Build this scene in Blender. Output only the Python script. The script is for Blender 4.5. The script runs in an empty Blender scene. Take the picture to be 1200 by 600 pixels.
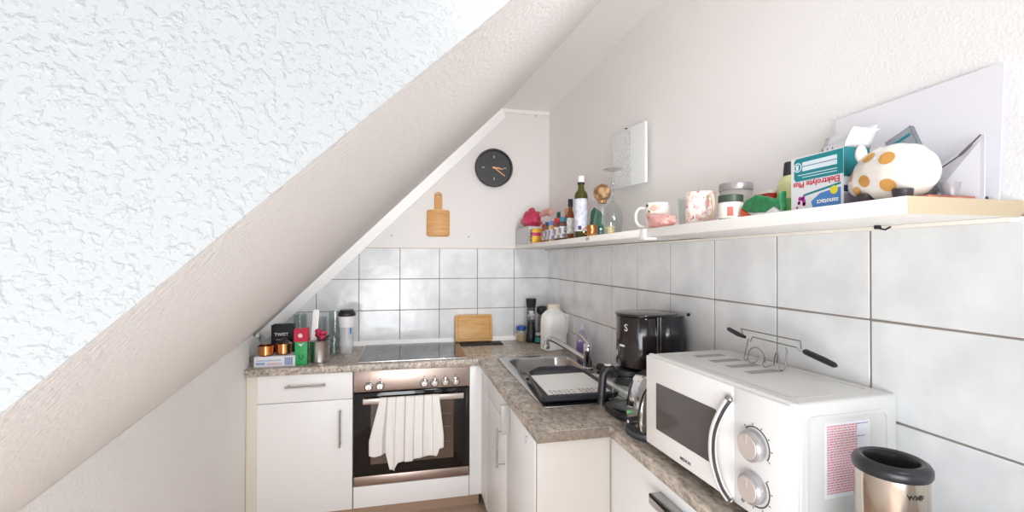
import bpy, bmesh, math, random
from mathutils import Vector, Matrix, noise
random.seed(7)
PI = math.pi
sc = bpy.context.scene
COL = sc.collection
V = Vector

# ------------------------------------------------------------------ camera
yaw, pitch, roll = 0.22797, 0.00766, 0.0018
fw = V((math.sin(yaw)*math.cos(pitch), math.cos(yaw)*math.cos(pitch), math.sin(pitch)))
rt = fw.cross(V((0, 0, 1))).normalized(); up = rt.cross(fw)
r2 = rt*math.cos(roll) + up*math.sin(roll); u2 = -rt*math.sin(roll) + up*math.cos(roll)
cd = bpy.data.cameras.new('camera'); cam = bpy.data.objects.new('camera', cd); COL.objects.link(cam)
mw_ = Matrix((r2, u2, -fw)).transposed().to_4x4(); mw_.translation = V((-0.9572, -3.0009, 1.4377))
cam.matrix_world = mw_
cd.sensor_width = 36; cd.lens = 535.67/1200*36; cd.clip_start = 0.02; cd.clip_end = 100
sc.camera = cam

# ------------------------------------------------------------------ light
w = bpy.data.worlds.new('sky'); sc.world = w; w.use_nodes = True
bg = w.node_tree.nodes['Background']
bg.inputs[0].default_value = (0.93, 0.965, 1.0, 1); bg.inputs[1].default_value = 0.30
def area(name, loc, target, sx, sy, energy, color=(1, 1, 1)):
    l = bpy.data.lights.new(name, 'AREA'); l.shape = 'RECTANGLE'; l.size = sx; l.size_y = sy; l.energy = energy; l.color = color
    o = bpy.data.objects.new(name, l); COL.objects.link(o); o.location = loc
    o.rotation_euler = (V(target)-V(loc)).to_track_quat('-Z', 'Y').to_euler()
    return o
area('window_daylight', (-4.2, -5.0, 1.5), (-.3, -1.2, 1.1), 2.0, 1.6, 17, (0.93, 0.972, 1.0))
area('low_fill_light', (-1.2, -4.6, .9), (-.5, -1.0, 1.4), 1.6, 1.2, 17, (0.95, 0.977, 1.0))  # no known window here; area light added to lift the lower left
area('rear_fill_light', (-1.6, -4.4, .75), (-.3, -1.2, 1.5), 1.8, 1.0, 42, (0.93, 0.968, 1.0))  # no known door here; unseen area light added as fill behind the camera
sp = area('nook_fill_light', (-.36, -3.25, 2.0), (-.85, 0, 1.55), .35, .35, 3.6, (0.96, 0.985, 1.0)); sp.data.spread = .95  # unseen narrow light added to brighten the far end of the nook
sp = area('worktop_fill_light', (-.45, -3.7, 2.6), (-.25, -1.9, .9), .4, .4, 1.1, (0.97, 0.985, 1.0)); sp.data.spread = 1.3  # unseen light added to lift the microwave top and worktop
sc.view_settings.view_transform = 'Standard'; sc.view_settings.look = 'None'
sc.view_settings.exposure = 0.12; sc.view_settings.gamma = 1.0
try: sc.view_settings.use_curve_mapping = False
except Exception: pass
sc.cycles.max_bounces = 16; sc.cycles.diffuse_bounces = 12; sc.cycles.transparent_max_bounces = 24
sc.cycles.caustics_reflective = False; sc.cycles.caustics_refractive = False

# ------------------------------------------------------------------ materials
def hx(h):
    h = h.lstrip('#'); out = []
    for i in (0, 2, 4):
        s = int(h[i:i+2], 16)/255
        out.append(s/12.92 if s <= .04045 else ((s+.055)/1.055)**2.4)
    return (*out, 1)
MATS = {}
def mk(name, col, rough=.5, metal=0, spec=.5, var=None, bump=None, coat=0, trans=0, stretch=None, emit=None):
    """var=(scale, second colour, contrast)  bump=(scale, distance)"""
    if name in MATS: return MATS[name]
    m = bpy.data.materials.new(name); m.use_nodes = True; nt = m.node_tree; N = nt.nodes; L = nt.links
    b = N['Principled BSDF']
    b.inputs['Base Color'].default_value = hx(col); b.inputs['Roughness'].default_value = rough
    b.inputs['Metallic'].default_value = metal; b.inputs['Specular IOR Level'].default_value = spec
    b.inputs['Coat Weight'].default_value = coat; b.inputs['Coat Roughness'].default_value = .06
    tc = N.new('ShaderNodeTexCoord'); mp = N.new('ShaderNodeMapping'); L.new(tc.outputs['Object'], mp.inputs[0])
    if stretch: mp.inputs['Scale'].default_value = stretch
    if var:
        n = N.new('ShaderNodeTexNoise'); n.inputs['Scale'].default_value = var[0]; n.inputs['Detail'].default_value = 6
        L.new(mp.outputs[0], n.inputs[0])
        r = N.new('ShaderNodeValToRGB'); k = var[2] if len(var) > 2 else .2
        r.color_ramp.elements[0].position = .5-k; r.color_ramp.elements[0].color = hx(col)
        r.color_ramp.elements[1].position = .5+k; r.color_ramp.elements[1].color = hx(var[1])
        L.new(n.outputs[0], r.inputs[0]); L.new(r.outputs[0], b.inputs['Base Color'])
    if bump:
        n = N.new('ShaderNodeTexNoise'); n.inputs['Scale'].default_value = bump[0]; n.inputs['Detail'].default_value = 4
        L.new(mp.outputs[0], n.inputs[0]); bp = N.new('ShaderNodeBump'); bp.inputs['Distance'].default_value = bump[1]
        L.new(n.outputs[0], bp.inputs['Height']); L.new(bp.outputs[0], b.inputs['Normal'])
    MATS[name] = m; return m
def glass(name, tint='#ffffff', rough=.02, k=1.0, ior=1.45, body=0.0, bodycol='#ffffff'):
    if name in MATS: return MATS[name]
    m = bpy.data.materials.new(name); m.use_nodes = True; nt = m.node_tree; N = nt.nodes; L = nt.links
    N.remove(N['Principled BSDF']); out = N['Material Output']
    t = N.new('ShaderNodeBsdfTransparent'); t.inputs[0].default_value = hx(tint)
    g = N.new('ShaderNodeBsdfGlossy'); g.inputs['Roughness'].default_value = rough; g.inputs[0].default_value = (k, k, k, 1)
    lw = N.new('ShaderNodeLayerWeight'); lw.inputs[0].default_value = .5
    pw = N.new('ShaderNodeMath'); pw.operation = 'POWER'; pw.inputs[1].default_value = 4.5; L.new(lw.outputs['Facing'], pw.inputs[0])
    f = N.new('ShaderNodeMath'); f.operation = 'MULTIPLY_ADD'; f.inputs[1].default_value = .8; f.inputs[2].default_value = .045; L.new(pw.outputs[0], f.inputs[0])
    x = N.new('ShaderNodeMixShader'); L.new(f.outputs[0], x.inputs[0]); L.new(t.outputs[0], x.inputs[1]); L.new(g.outputs[0], x.inputs[2])
    last = x
    if body:
        d = N.new('ShaderNodeBsdfDiffuse'); d.inputs[0].default_value = hx(bodycol)
        y = N.new('ShaderNodeMixShader'); y.inputs[0].default_value = body
        L.new(x.outputs[0], y.inputs[1]); L.new(d.outputs[0], y.inputs[2]); last = y
    L.new(last.outputs[0], out.inputs[0]); MATS[name] = m; return m

def rough_plaster():
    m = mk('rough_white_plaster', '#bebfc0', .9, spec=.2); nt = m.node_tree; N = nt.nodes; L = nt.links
    b = N['Principled BSDF']; tc = N.new('ShaderNodeTexCoord')
    n1 = N.new('ShaderNodeTexNoise'); n1.inputs['Scale'].default_value = 135; n1.inputs['Detail'].default_value = 2; n1.inputs['Distortion'].default_value = .15
    n2 = N.new('ShaderNodeTexNoise'); n2.inputs['Scale'].default_value = 190; n2.inputs['Detail'].default_value = 2
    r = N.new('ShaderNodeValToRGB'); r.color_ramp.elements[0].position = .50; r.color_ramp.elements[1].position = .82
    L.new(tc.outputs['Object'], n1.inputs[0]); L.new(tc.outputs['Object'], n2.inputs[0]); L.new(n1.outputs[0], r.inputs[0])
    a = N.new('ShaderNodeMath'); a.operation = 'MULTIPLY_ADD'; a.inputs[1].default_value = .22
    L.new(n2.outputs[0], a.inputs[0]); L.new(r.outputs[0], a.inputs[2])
    bp = N.new('ShaderNodeBump'); bp.inputs['Distance'].default_value = .0042; bp.inputs['Strength'].default_value = .52
    L.new(a.outputs[0], bp.inputs['Height']); L.new(bp.outputs[0], b.inputs['Normal'])
    return m
def granite():
    m = mk('granite_laminate', '#a79a8b', .32, spec=.45); nt = m.node_tree; N = nt.nodes; L = nt.links
    b = N['Principled BSDF']; tc = N.new('ShaderNodeTexCoord')
    def ns(scale, det, ax=None):
        n = N.new('ShaderNodeTexNoise'); n.inputs['Scale'].default_value = scale; n.inputs['Detail'].default_value = det; n.inputs['Roughness'].default_value = .65
        mp = N.new('ShaderNodeMapping'); L.new(tc.outputs['Object'], mp.inputs[0])
        if ax: mp.inputs['Rotation'].default_value = (0, 0, .7); mp.inputs['Scale'].default_value = ax
        L.new(mp.outputs[0], n.inputs[0]); return n
    a = ns(75, 5, (1, .55, 1)); r = N.new('ShaderNodeValToRGB'); cr = r.color_ramp
    cr.elements[0].position = .30; cr.elements[0].color = hx('#7d736b'); cr.elements[1].position = .72; cr.elements[1].color = hx('#f3eee8')
    for p, h in ((.42, '#b3a99e'), (.52, '#d1c9bf'), (.60, '#e0d9d0')):
        e = cr.elements.new(p); e.color = hx(h)
    L.new(a.outputs[0], r.inputs[0])
    c2 = ns(11, 3); r2_ = N.new('ShaderNodeValToRGB'); r2_.color_ramp.elements[0].position = .35; r2_.color_ramp.elements[0].color = hx('#b5b2ae'); r2_.color_ramp.elements[1].position = .68; r2_.color_ramp.elements[1].color = hx('#fff8f0')
    L.new(c2.outputs[0], r2_.inputs[0])
    mx = N.new('ShaderNodeMix'); mx.data_type = 'RGBA'; mx.blend_type = 'MULTIPLY'; mx.inputs[0].default_value = .8
    L.new(r.outputs[0], mx.inputs[6]); L.new(r2_.outputs[0], mx.inputs[7]); L.new(mx.outputs[2], b.inputs['Base Color'])
    return m
def wood(name, c1, c2, scale=6, stretch=(1, 14, 14), rough=.45):
    return mk(name, c1, rough, var=(scale, c2, .22), stretch=stretch)

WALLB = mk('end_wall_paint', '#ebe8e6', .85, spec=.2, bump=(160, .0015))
WALL = mk('smooth_wall_paint', '#f4f2f1', .85, spec=.2, bump=(160, .0015))
SLOPE = mk('sloped_ceiling_paint', '#f8f6f5', .9, spec=.15, bump=(120, .004))
KNEE = mk('knee_wall_plaster', '#fcfcfb', .9, spec=.2, bump=(110, .003))
CEIL = mk('ceiling_paint', '#f8f7f6', .9, spec=.2)
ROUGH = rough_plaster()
TILE = mk('glazed_marbled_tile', '#edeff0', .12, spec=.45, var=(9, '#dee0e2', .16), bump=(14, .002))
GROUT = mk('tile_grout', '#8d857e', .9)
GRAN = granite()
WHITE = mk('white_cabinet_laminate', '#f8f8f8', .38, spec=.4)
CREAM = mk('cream_filler_laminate', '#e7e1d6', .5)
GAP = mk('dark_gap', '#5d5a58', .8)
TRIMW = mk('white_gloss_trim', '#fdfdfc', .35)
STEEL = mk('brushed_steel', '#dedbd8', .26, 1, var=(30, '#cbc7c4', .3), stretch=(1, 1, 30))
STEELW = mk('warm_brushed_steel', '#c5b3aa', .33, 1, var=(26, '#b4a199', .3), stretch=(1, 1, 40))
CHROME = mk('chrome', '#dcdcdc', .09, 1)
SINKST = mk('sink_steel', '#cdcac6', .24, 1, var=(40, '#bbb7b3', .3), stretch=(1, 12, 1))
HANDLE = mk('satin_nickel', '#b9b6b4', .3, 1)
BLACKG = mk('black_gloss', '#141012', .12, spec=.5, coat=.3)
BLACKP = mk('black_plastic', '#232226', .4)
BLACKM = mk('black_matt', '#1b1b1d', .65)
OVENGL = mk('oven_black_glass', '#1a1514', .06, spec=.5)
OVENWIN = mk('oven_window_glass', '#4a3c36', .05, spec=.6, var=(5, '#6a5648', .2))
COOKGL = mk('ceramic_hob_glass', '#45484d', .06, spec=.9)
HOBRING = mk('hob_ring_print', '#7a7d82', .2)
GLS = glass('clear_glass', '#fafbfb')
GLS2 = glass('greyish_glass', '#f3f6f6')
SHELF = mk('shelf_white', '#f9f7f3', .45)
SHELFEND = mk('shelf_raw_edge', '#c4b296', .6)
BAMBOO = wood('bamboo_board', '#d7a25f', '#bf8543')
BAMBOO2 = wood('pale_bamboo_board', '#dcae74', '#c8924f', stretch=(2, 14, 14))
COPPER = mk('copper', '#c9804e', .22, 1, var=(9, '#dd9a66', .3))
FLOORW = wood('wood_floor', '#d0bbac', '#c3a994', 3, (1, 9, 1), .4)
PLINTH = mk('plinth_brushed_beige', '#b89e88', .4, .35)
PAPER = mk('white_paper', '#eceaf0', .8, spec=.2)
CLOTH = mk('white_linen', '#f3efec', .95, spec=.1, bump=(300, .001))
STRIPE = mk('grey_blue_stripe', '#c6c1c6', .95, spec=.1)
WPLAST = mk('white_plastic', '#fbfaf8', .3)
CERAM = mk('white_ceramic', '#e6dfd6', .15, coat=.3)
GOLD = mk('gold_lustre', '#dca45c', .3, .35, var=(30, '#cf9346', .3))
LGREY = mk('light_grey_print', '#b9bbc0', .7)
TEAL = mk('teal_print', '#12828a', .45); TEALD = mk('teal_side_print', '#0f6f78', .5)
BLUEP = mk('blue_print', '#4a86c8', .45); REDP = mk('red_print', '#c8203c', .5); MAGP = mk('magenta_print', '#b8329a', .5)
YELP = mk('yellow_print', '#e6d838', .5); GREENP = mk('green_print', '#2fa45c', .45); CREAMP = mk('cream_label', '#efe8d8', .6)
REDB = mk('crimson_red', '#b8203f', .45, var=(14, '#d0466a', .25)); PINK = mk('pink_fabric', '#e8bdb6', .8, var=(60, '#d79a94', .2))
GREY = mk('mid_grey', '#8f8f92', .6); DGREEN = mk('dark_green_foil', '#1f5c4a', .4, var=(25, '#2f7a60', .2))

# ------------------------------------------------------------------ mesh builder
class B:
    def __init__(s): s.bm = bmesh.new(); s.mats = []
    def _m(s, m):
        if m is None: return 0
        if m not in s.mats: s.mats.append(m)
        return s.mats.index(m)
    def _fin(s, n0, m, smooth):
        s.bm.faces.ensure_lookup_table(); i = s._m(m)
        for f in s.bm.faces[n0:]: f.material_index = i; f.smooth = smooth
    def box(s, a, b, bev=0, m=None, M=None, seg=2):
        n0 = len(s.bm.faces); lo = [min(p, q) for p, q in zip(a, b)]; hi = [max(p, q) for p, q in zip(a, b)]
        t = bmesh.new(); bmesh.ops.create_cube(t, size=1)
        for v in t.verts: v.co = V([lo[k]+(v.co[k]+.5)*(hi[k]-lo[k]) for k in range(3)])
        if bev: bmesh.ops.bevel(t, geom=t.edges[:], offset=min(bev, .49*min(h-l for l, h in zip(lo, hi))), segments=seg, profile=.5, affect='EDGES')
        s._merge(t, m, bool(bev), M); return s
    def _merge(s, t, m, smooth, M=None):
        i = s._m(m); vm = {}
        for v in t.verts: vm[v] = s.bm.verts.new(M @ v.co if M else v.co)
        for f in t.faces:
            try:
                g = s.bm.faces.new([vm[v] for v in f.verts]); g.material_index = i; g.smooth = smooth
            except ValueError: pass
        t.free()
    def lathe(s, prof, c=(0, 0, 0), seg=32, m=None, M=None, sx=1, sy=1, pw=2):
        """profile of (r,z) from bottom to top round z; sx, sy, pw make ovals and rounded squares"""
        t = bmesh.new(); rings = []
        for r, z in prof:
            if r < 1e-6: rings.append([t.verts.new((c[0], c[1], c[2]+z))])
            else:
                ring = []
                for k in range(seg):
                    a = 2*PI*k/seg; ca, sa = math.cos(a), math.sin(a)
                    if pw != 2:
                        q = (abs(ca)**pw+abs(sa)**pw)**(-1/pw); ca *= q; sa *= q
                    ring.append(t.verts.new((c[0]+r*sx*ca, c[1]+r*sy*sa, c[2]+z)))
                rings.append(ring)
        for a, b in zip(rings, rings[1:]):
            for k in range(seg):
                k2 = (k+1) % seg
                if len(a) == 1 and len(b) == 1: continue
                if len(a) == 1: t.faces.new((a[0], b[k2], b[k]))
                elif len(b) == 1: t.faces.new((a[k], a[k2], b[0]))
                else: t.faces.new((a[k], a[k2], b[k2], b[k]))
        bmesh.ops.recalc_face_normals(t, faces=t.faces)
        s._merge(t, m, True, M); return s
    def cyl(s, c, r, h, m=None, M=None, seg=32, bev=.0015):
        b = min(bev, h*.45, r*.45)
        return s.lathe([(0, 0), (r-b, 0), (r, b), (r, h-b), (r-b, h), (0, h)], c, seg, m, M)
    def tube(s, pts, r, seg=10, m=None, M=None, closed=False, caps=True):
        pts = [V(p) for p in pts]; n = len(pts); t = bmesh.new(); rings = []
        rs = r if isinstance(r, (list, tuple)) else [r]*n
        def tan(i):
            if closed: return (pts[(i+1) % n]-pts[i-1]).normalized()
            return (pts[min(i+1, n-1)]-pts[max(i-1, 0)]).normalized()
        t0 = tan(0); ref = V((0, 0, 1)) if abs(t0.z) < .9 else V((1, 0, 0)); nrm = t0.cross(ref).normalized()
        for i in range(n):
            ti = tan(i); nrm = (nrm-ti*nrm.dot(ti)).normalized(); bn = ti.cross(nrm)
            rings.append([t.verts.new(pts[i]+(nrm*math.cos(2*PI*k/seg)+bn*math.sin(2*PI*k/seg))*rs[i]) for k in range(seg)])
        for i in range(n if closed else n-1):
            a, b = rings[i], rings[(i+1) % n]
            for k in range(seg): t.faces.new((a[k], a[(k+1) % seg], b[(k+1) % seg], b[k]))
        if caps and not closed: t.faces.new(rings[0][::-1]); t.faces.new(rings[-1])
        bmesh.ops.recalc_face_normals(t, faces=t.faces); s._merge(t, m, True, M); return s
    def prism(s, outline, d, holes=(), m=None, M=None, bev=0):
        """2D outline (x,y) with holes, extruded from z=0 to z=d"""
        t = bmesh.new(); ed = []
        for loop in (outline, *holes):
            vs = [t.verts.new((x, y, 0)) for x, y in loop]
            for k in range(len(vs)): ed.append(t.edges.new((vs[k], vs[(k+1) % len(vs)])))
        if holes: bmesh.ops.triangle_fill(t, use_beauty=True, use_dissolve=False, edges=ed)
        else: t.faces.new(t.verts[:])
        r = bmesh.ops.extrude_face_region(t, geom=t.faces[:])
        for v in [g for g in r['geom'] if isinstance(g, bmesh.types.BMVert)]: v.co.z += d
        bmesh.ops.recalc_face_normals(t, faces=t.faces)
        if bev:
            es = [e for e in t.edges if len(e.link_faces) == 2 and e.calc_face_angle(0) > .6 and abs(e.verts[0].co.z-e.verts[1].co.z) < 1e-6]
            bmesh.ops.bevel(t, geom=es, offset=bev, segments=2, profile=.5, affect='EDGES')
        s._merge(t, m, False, M); return s
    def poly(s, pts, m=None):
        n0 = len(s.bm.faces); s.bm.faces.new([s.bm.verts.new(p) for p in pts]); s._fin(n0, m, False); return s
    def hexa(s, a, b, m=None):
        """solid between two matching quads/polygons"""
        t = bmesh.new(); A = [t.verts.new(p) for p in a]; C = [t.verts.new(p) for p in b]; n = len(A)
        t.faces.new(A); t.faces.new(C[::-1])
        for k in range(n): t.faces.new((A[k], A[(k+1) % n], C[(k+1) % n], C[k]))
        bmesh.ops.recalc_face_normals(t, faces=t.faces); s._merge(t, m, False); return s
    def ball(s, c, r, m=None, sc_=(1, 1, 1), M=None, seg=24):
        t = bmesh.new(); bmesh.ops.create_uvsphere(t, u_segments=seg, v_segments=seg//2, radius=r)
        for v in t.verts: v.co = V((c[0]+v.co.x*sc_[0], c[1]+v.co.y*sc_[1], c[2]+v.co.z*sc_[2]))
        s._merge(t, m, True, M); return s
    def grid(s, fn, nu, nv, m=None, mf=None, smooth=True):
        vs = [[s.bm.verts.new(fn(i/nu, j/nv)) for j in range(nv+1)] for i in range(nu+1)]
        for i in range(nu):
            for j in range(nv):
                f = s.bm.faces.new((vs[i][j], vs[i+1][j], vs[i+1][j+1], vs[i][j+1])); f.smooth = smooth
                f.material_index = s._m(mf(i, j) if mf else m)
        return s
    def build(s, name, mat=None, parent=None, loc=None, auto=True):
        me = bpy.data.meshes.new(name); s.bm.to_mesh(me); s.bm.free()
        for m in (s.mats if s.mats else [mat]): me.materials.append(m)
        o = bpy.data.objects.new(name, me); COL.objects.link(o)
        if auto:
            try: me.set_sharp_from_angle(angle=.7)
            except Exception: pass
        if parent: o.parent = parent
        if loc: o.location = loc
        return o
def rrect(x0, x1, y0, y1, r, n=6):
    out = []
    for cx, cy, a0 in ((x1-r, y1-r, 0), (x0+r, y1-r, PI/2), (x0+r, y0+r, PI), (x1-r, y0+r, 3*PI/2)):
        for k in range(n+1):
            a = a0+PI/2*k/n; out.append((cx+r*math.cos(a), cy+r*math.sin(a)))
    return out
def circ(cx, cy, r, n=20): return [(cx+r*math.cos(2*PI*k/n), cy+r*math.sin(2*PI*k/n)) for k in range(n)]
def arc(cx, cy, r, a0, a1, n): return [(cx+r*math.cos(a0+(a1-a0)*k/n), cy+r*math.sin(a0+(a1-a0)*k/n)) for k in range(n+1)]
def smooth_path(pts, n=8):
    P = [V(p) for p in pts]; out = []
    for i in range(len(P)-1):
        p0, p1, p2, p3 = P[max(i-1, 0)], P[i], P[i+1], P[min(i+2, len(P)-1)]
        for k in range(n):
            t = k/n; out.append(.5*((2*p1)+(p2-p0)*t+(2*p0-5*p1+4*p2-p3)*t*t+(3*p1-p0-3*p2+p3)*t**3))
    out.append(P[-1]); return out
# orientation matrices: local (x,y) drawn on a face, local z = outward
def face_front(x, y, z): return Matrix(((1, 0, 0, x), (0, 0, -1, y), (0, 1, 0, z), (0, 0, 0, 1)))       # faces -y
def face_left(x, y, z): return Matrix(((0, 0, -1, x), (-1, 0, 0, y), (0, 1, 0, z), (0, 0, 0, 1)))       # faces -x, local x towards the viewer (-y)
def tag(o, label, cat, group=None):
    o['label'] = label; o['category'] = cat
    if group: o['group'] = group
    return o
def thing(name, label, cat, loc=(0, 0, 0), rz=0, group=None):
    o = bpy.data.objects.new(name, None); COL.objects.link(o); o.location = loc; o.rotation_euler = (0, 0, rz); o.empty_display_size = .05
    return tag(o, label, cat, group)
def struct(o, label=None):
    o['kind'] = 'structure'
    if label: o['label'] = label
    return o
def text(name, s, size, M, mat, parent, bold=0):
    cu = bpy.data.curves.new(name, 'FONT'); cu.body = s; cu.size = size; cu.align_x = 'CENTER'; cu.align_y = 'CENTER'; cu.extrude = .0002; cu.offset = bold; cu.resolution_u = 3
    t = bpy.data.objects.new(name+'_tmp', cu); COL.objects.link(t)
    dg = bpy.context.evaluated_depsgraph_get(); dg.update()
    me = bpy.data.meshes.new_from_object(t.evaluated_get(dg)); me.transform(M)
    bpy.data.objects.remove(t); bpy.data.curves.remove(cu)
    me.materials.clear(); me.materials.append(mat); me.name = name
    o = bpy.data.objects.new(name, me); COL.objects.link(o); o.parent = parent; return o
def copy_tree(root, loc, rz, label, group=None):
    r = root.copy(); COL.objects.link(r); r.location = loc; r.rotation_euler = (0, 0, rz); r['label'] = label
    if group: r['group'] = group
    for ch in list(root.children):
        c = ch.copy(); COL.objects.link(c); c.parent = r
        for g in list(ch.children):
            d = g.copy(); COL.objects.link(d); d.parent = c
    return r

# ================================================================== ROOM
ZF = .085            # floor
ZW = .900            # worktop surface
ZS = 1.533           # wall shelf surface
SP = (2.7784, 0.9827, 0.0860)
def slope_z(x, y): return SP[0]+SP[1]*x+SP[2]*y
ZC = 2.45
def slope_x(z, y): return (z-SP[0]-SP[2]*y)/SP[1]
struct(B().box((-4.5, -4.6, ZF-.05), (.12, .12, ZF)).build('floor', FLOORW), 'warm wooden floor')
struct(B().box((-2.4, 0, ZF), (.12, .12, 2.75)).build('wall_back', WALLB), 'smooth white end wall')
struct(B().box((0, -4.6, ZF), (.12, 0, 2.75)).build('wall_right', WALL), 'smooth white side wall')
def kz(y): return slope_z(-1.72, y)-.001
b = B(); b.hexa([(-1.72, -.47, ZF), (-1.72, -3.4, ZF), (-1.72, -3.4, kz(-3.4)), (-1.72, -.47, kz(-.47))], [(-1.86, -.47, ZF), (-1.86, -3.4, ZF), (-1.86, -3.4, kz(-3.4)-.13), (-1.86, -.47, kz(-.47)-.138)])
b.box((-1.90, -.475, ZF), (-1.80, 0, .98))
struct(b.build('wall_left', KNEE), 'low white knee wall under the slope')
# sloped ceiling as a slab between back wall and the step
def nearline(x): return -2.4795 + (x+.8367)*(-2.4795+2.5643)/(-.8367+1.2639)
xs_top0, xs_top1 = slope_x(ZC, 0), slope_x(ZC, -2.45)
bot = [(-1.90, 0), (xs_top0, 0), (xs_top1, nearline(xs_top1)), (-1.90, nearline(-1.90))]
b = B(); b.hexa([(x, y, slope_z(x, y)) for x, y in bot], [(x, y, slope_z(x, y)+.10) for x, y in bot])
struct(b.build('wall_slope', SLOPE), 'smooth sloping ceiling')
# rough-plastered front face standing on the near edge of the slope
xl = [-4.4, -1.72, -1.264, -.837, xs_top1, .0]
lo = [max(slope_z(-1.9, -2.6)-.25, slope_z(x, nearline(x))) if x < 0 else ZC for x in xl]
lo = [slope_z(x, nearline(x)) for x in xl[:5]]+[ZC]
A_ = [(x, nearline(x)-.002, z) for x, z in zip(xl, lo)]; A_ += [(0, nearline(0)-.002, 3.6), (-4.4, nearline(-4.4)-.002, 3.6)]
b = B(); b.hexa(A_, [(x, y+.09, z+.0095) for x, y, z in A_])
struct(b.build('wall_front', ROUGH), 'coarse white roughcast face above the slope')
b = B(); b.hexa([(xs_top0-.03, 0, ZC), (0, 0, ZC), (0, -2.45, ZC), (xs_top1-.03, -2.45, ZC)], [(xs_top0-.03, 0, ZC+.1), (0, 0, ZC+.1), (0, -2.45, ZC+.1), (xs_top1-.03, -2.45, ZC+.1)])
struct(b.build('ceiling', CEIL), 'flat strip of white ceiling')
# white batten along the foot of the slope
p0, p1 = V((-.335, -.03, slope_z(-.335, -.03))), V((-1.80, -.03, slope_z(-1.80, -.03)))
dn = V((SP[1], 0, -1)).normalized()*.060
b = B(); q = [p0, p1, p1+dn, p0+dn+V((-.02, 0, -.02))]
b.hexa([tuple(v) for v in q], [(v.x, 0, v.z) for v in q])
a0, a1 = V((-1.722, -.44, kz(-.44))), V((-1.722, -.80, kz(-.80)))
b.hexa([(-1.72, -.44, a0.z), (-1.712, -.44, a0.z+.004), (-1.712, -.44, a0.z-.038), (-1.72, -.44, a0.z-.040)], [(-1.72, -.83, a1.z), (-1.7185, -.83, a1.z), (-1.7185, -.83, a1.z-.003), (-1.72, -.83, a1.z-.003)])
b.hexa([(-1.80, -.03, slope_z(-1.80, -.03)), (-1.80, -.03, slope_z(-1.8, -.03)-.05), (-1.80, 0, slope_z(-1.8, -.03)-.05), (-1.80, 0, slope_z(-1.8, 0))], [(-1.82, -.03, slope_z(-1.82, -.03)), (-1.82, -.03, slope_z(-1.82, -.03)-.05), (-1.82, 0, slope_z(-1.82, -.03)-.05), (-1.82, 0, slope_z(-1.82, 0))])
struct(b.build('trim_1', TRIMW), 'white batten along the foot of the slope')
# tiled splashbacks: real tiles on a grout bed
TW, TH, ZA = .2484, .1973, 1.3127
def tiles(n, back):
    b = B(); g = .0042
    for i in range(n):
        for r in (1, 0, -1):
            z1 = ZA+r*TH-g/2; z0 = ZA+(r-1)*TH+g/2
            if r == -1: z0 = ZW+.018
            u0, u1 = -(i+1)*TW+g/2, -i*TW-g/2
            if back: b.box((max(u0, -1.80), -.008, z0), (u1, 0, z1), .0012, TILE, seg=1)
            else: b.box((-.008, u0, z0), (0, min(u1, -.009), z1), .0012, TILE, seg=1)
    if back: b.box((-1.80, -.0062, ZW+.018), (0, 0, ZA+TH), 0, GROUT)
    else: b.box((-.0062, -n*TW, ZW+.018), (0, -.0085, ZA+TH), 0, GROUT)
    return b
struct(tiles(8, True).build('trim_2', None), 'glazed marbled tiles behind the hob')
struct(tiles(17, False).build('trim_3', None), 'glazed marbled tiles under the shelf')
b = B(); b.hexa([(-1.80, -.0085, ZW), (-1.80, -.022, ZW), (-1.80, -.012, ZW+.026), (-1.80, -.0085, ZW+.026)], [(-.0085, -.0085, ZW), (-.022, -.022, ZW), (-.012, -.012, ZW+.026), (-.0085, -.0085, ZW+.026)], TRIMW)
b.hexa([(-.0085, -.0085, ZW), (-.022, -.022, ZW), (-.012, -.012, ZW+.026), (-.0085, -.0085, ZW+.026)], [(-.0085, -4.2, ZW), (-.022, -4.2, ZW), (-.012, -4.2, ZW+.026), (-.0085, -4.2, ZW+.026)], mk('grey_upstand', '#c9c6c3', .4))
struct(b.build('trim_4', None), 'upstand strip behind the worktop')
b = B(); b.box((-.020, -.012, 1.512), (0, 0, ZC))
struct(B().box((-.34, -.008, ZC-.022), (0, 0, ZC)).build('trim_5', WALL)); b.bm.free()
# ------------------------------------------------------------------ worktop
b = B(); e = .0005
out = [(-1.797, -.023), (-1.797, -.472), (-1.718, -.472), (-1.718, -.552), (-.572, -.552), (-.560, -1.629), (-.314, -1.629), (-.308, -3.5), (-.0225, -3.5), (-.0225, -.023)]
hole = rrect(-.452, -.075, -1.395, -.585, .03, 3)
b.prism(out, .036, [hole], GRAN, Matrix.Translation((0, 0, ZW-.036)), bev=.004)
wt = tag(b.build('worktop', None), 'L-shaped speckled grey-brown stone-look worktop on the white cabinets', 'worktop')
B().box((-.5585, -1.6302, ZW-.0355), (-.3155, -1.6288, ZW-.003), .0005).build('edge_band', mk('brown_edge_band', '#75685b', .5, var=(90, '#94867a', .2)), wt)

# ------------------------------------------------------------------ cabinets
ZB = ZW-.0365
def bar_handle(name, a, b_, out, parent, r=.005, mat=HANDLE):
    a, b_, out = V(a), V(b_), V(out); d = (b_-a).normalized()
    k = B(); k.tube([a+out, b_+out], r)
    k.tube([a+d*.012, a+d*.012+out], r*.8); k.tube([b_-d*.012, b_-d*.012+out], r*.8)
    return k.build(name, mat, parent)
Z0 = .157
t = thing('base_cabinet', 'white base cabinet with one drawer over a door, left of the oven', 'cabinet', (-1.445, -.27, ZF))
L_ = lambda x, y, z: (x+1.445, y+.27, z-ZF)
b = B(); b.box(L_(-1.667, -.505, Z0), L_(-1.221, -.03, ZB), .001); b.build('body', WHITE, t)
b = B(); b.box(L_(-1.6665, -.529, .7245), L_(-1.2215, -.5065, ZB-.003), .0015); d = b.build('drawer', WHITE, t)
bar_handle('handle', L_(-1.535, -.529, .806), L_(-1.347, -.529, .806), (0, -.032, 0), d)
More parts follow.
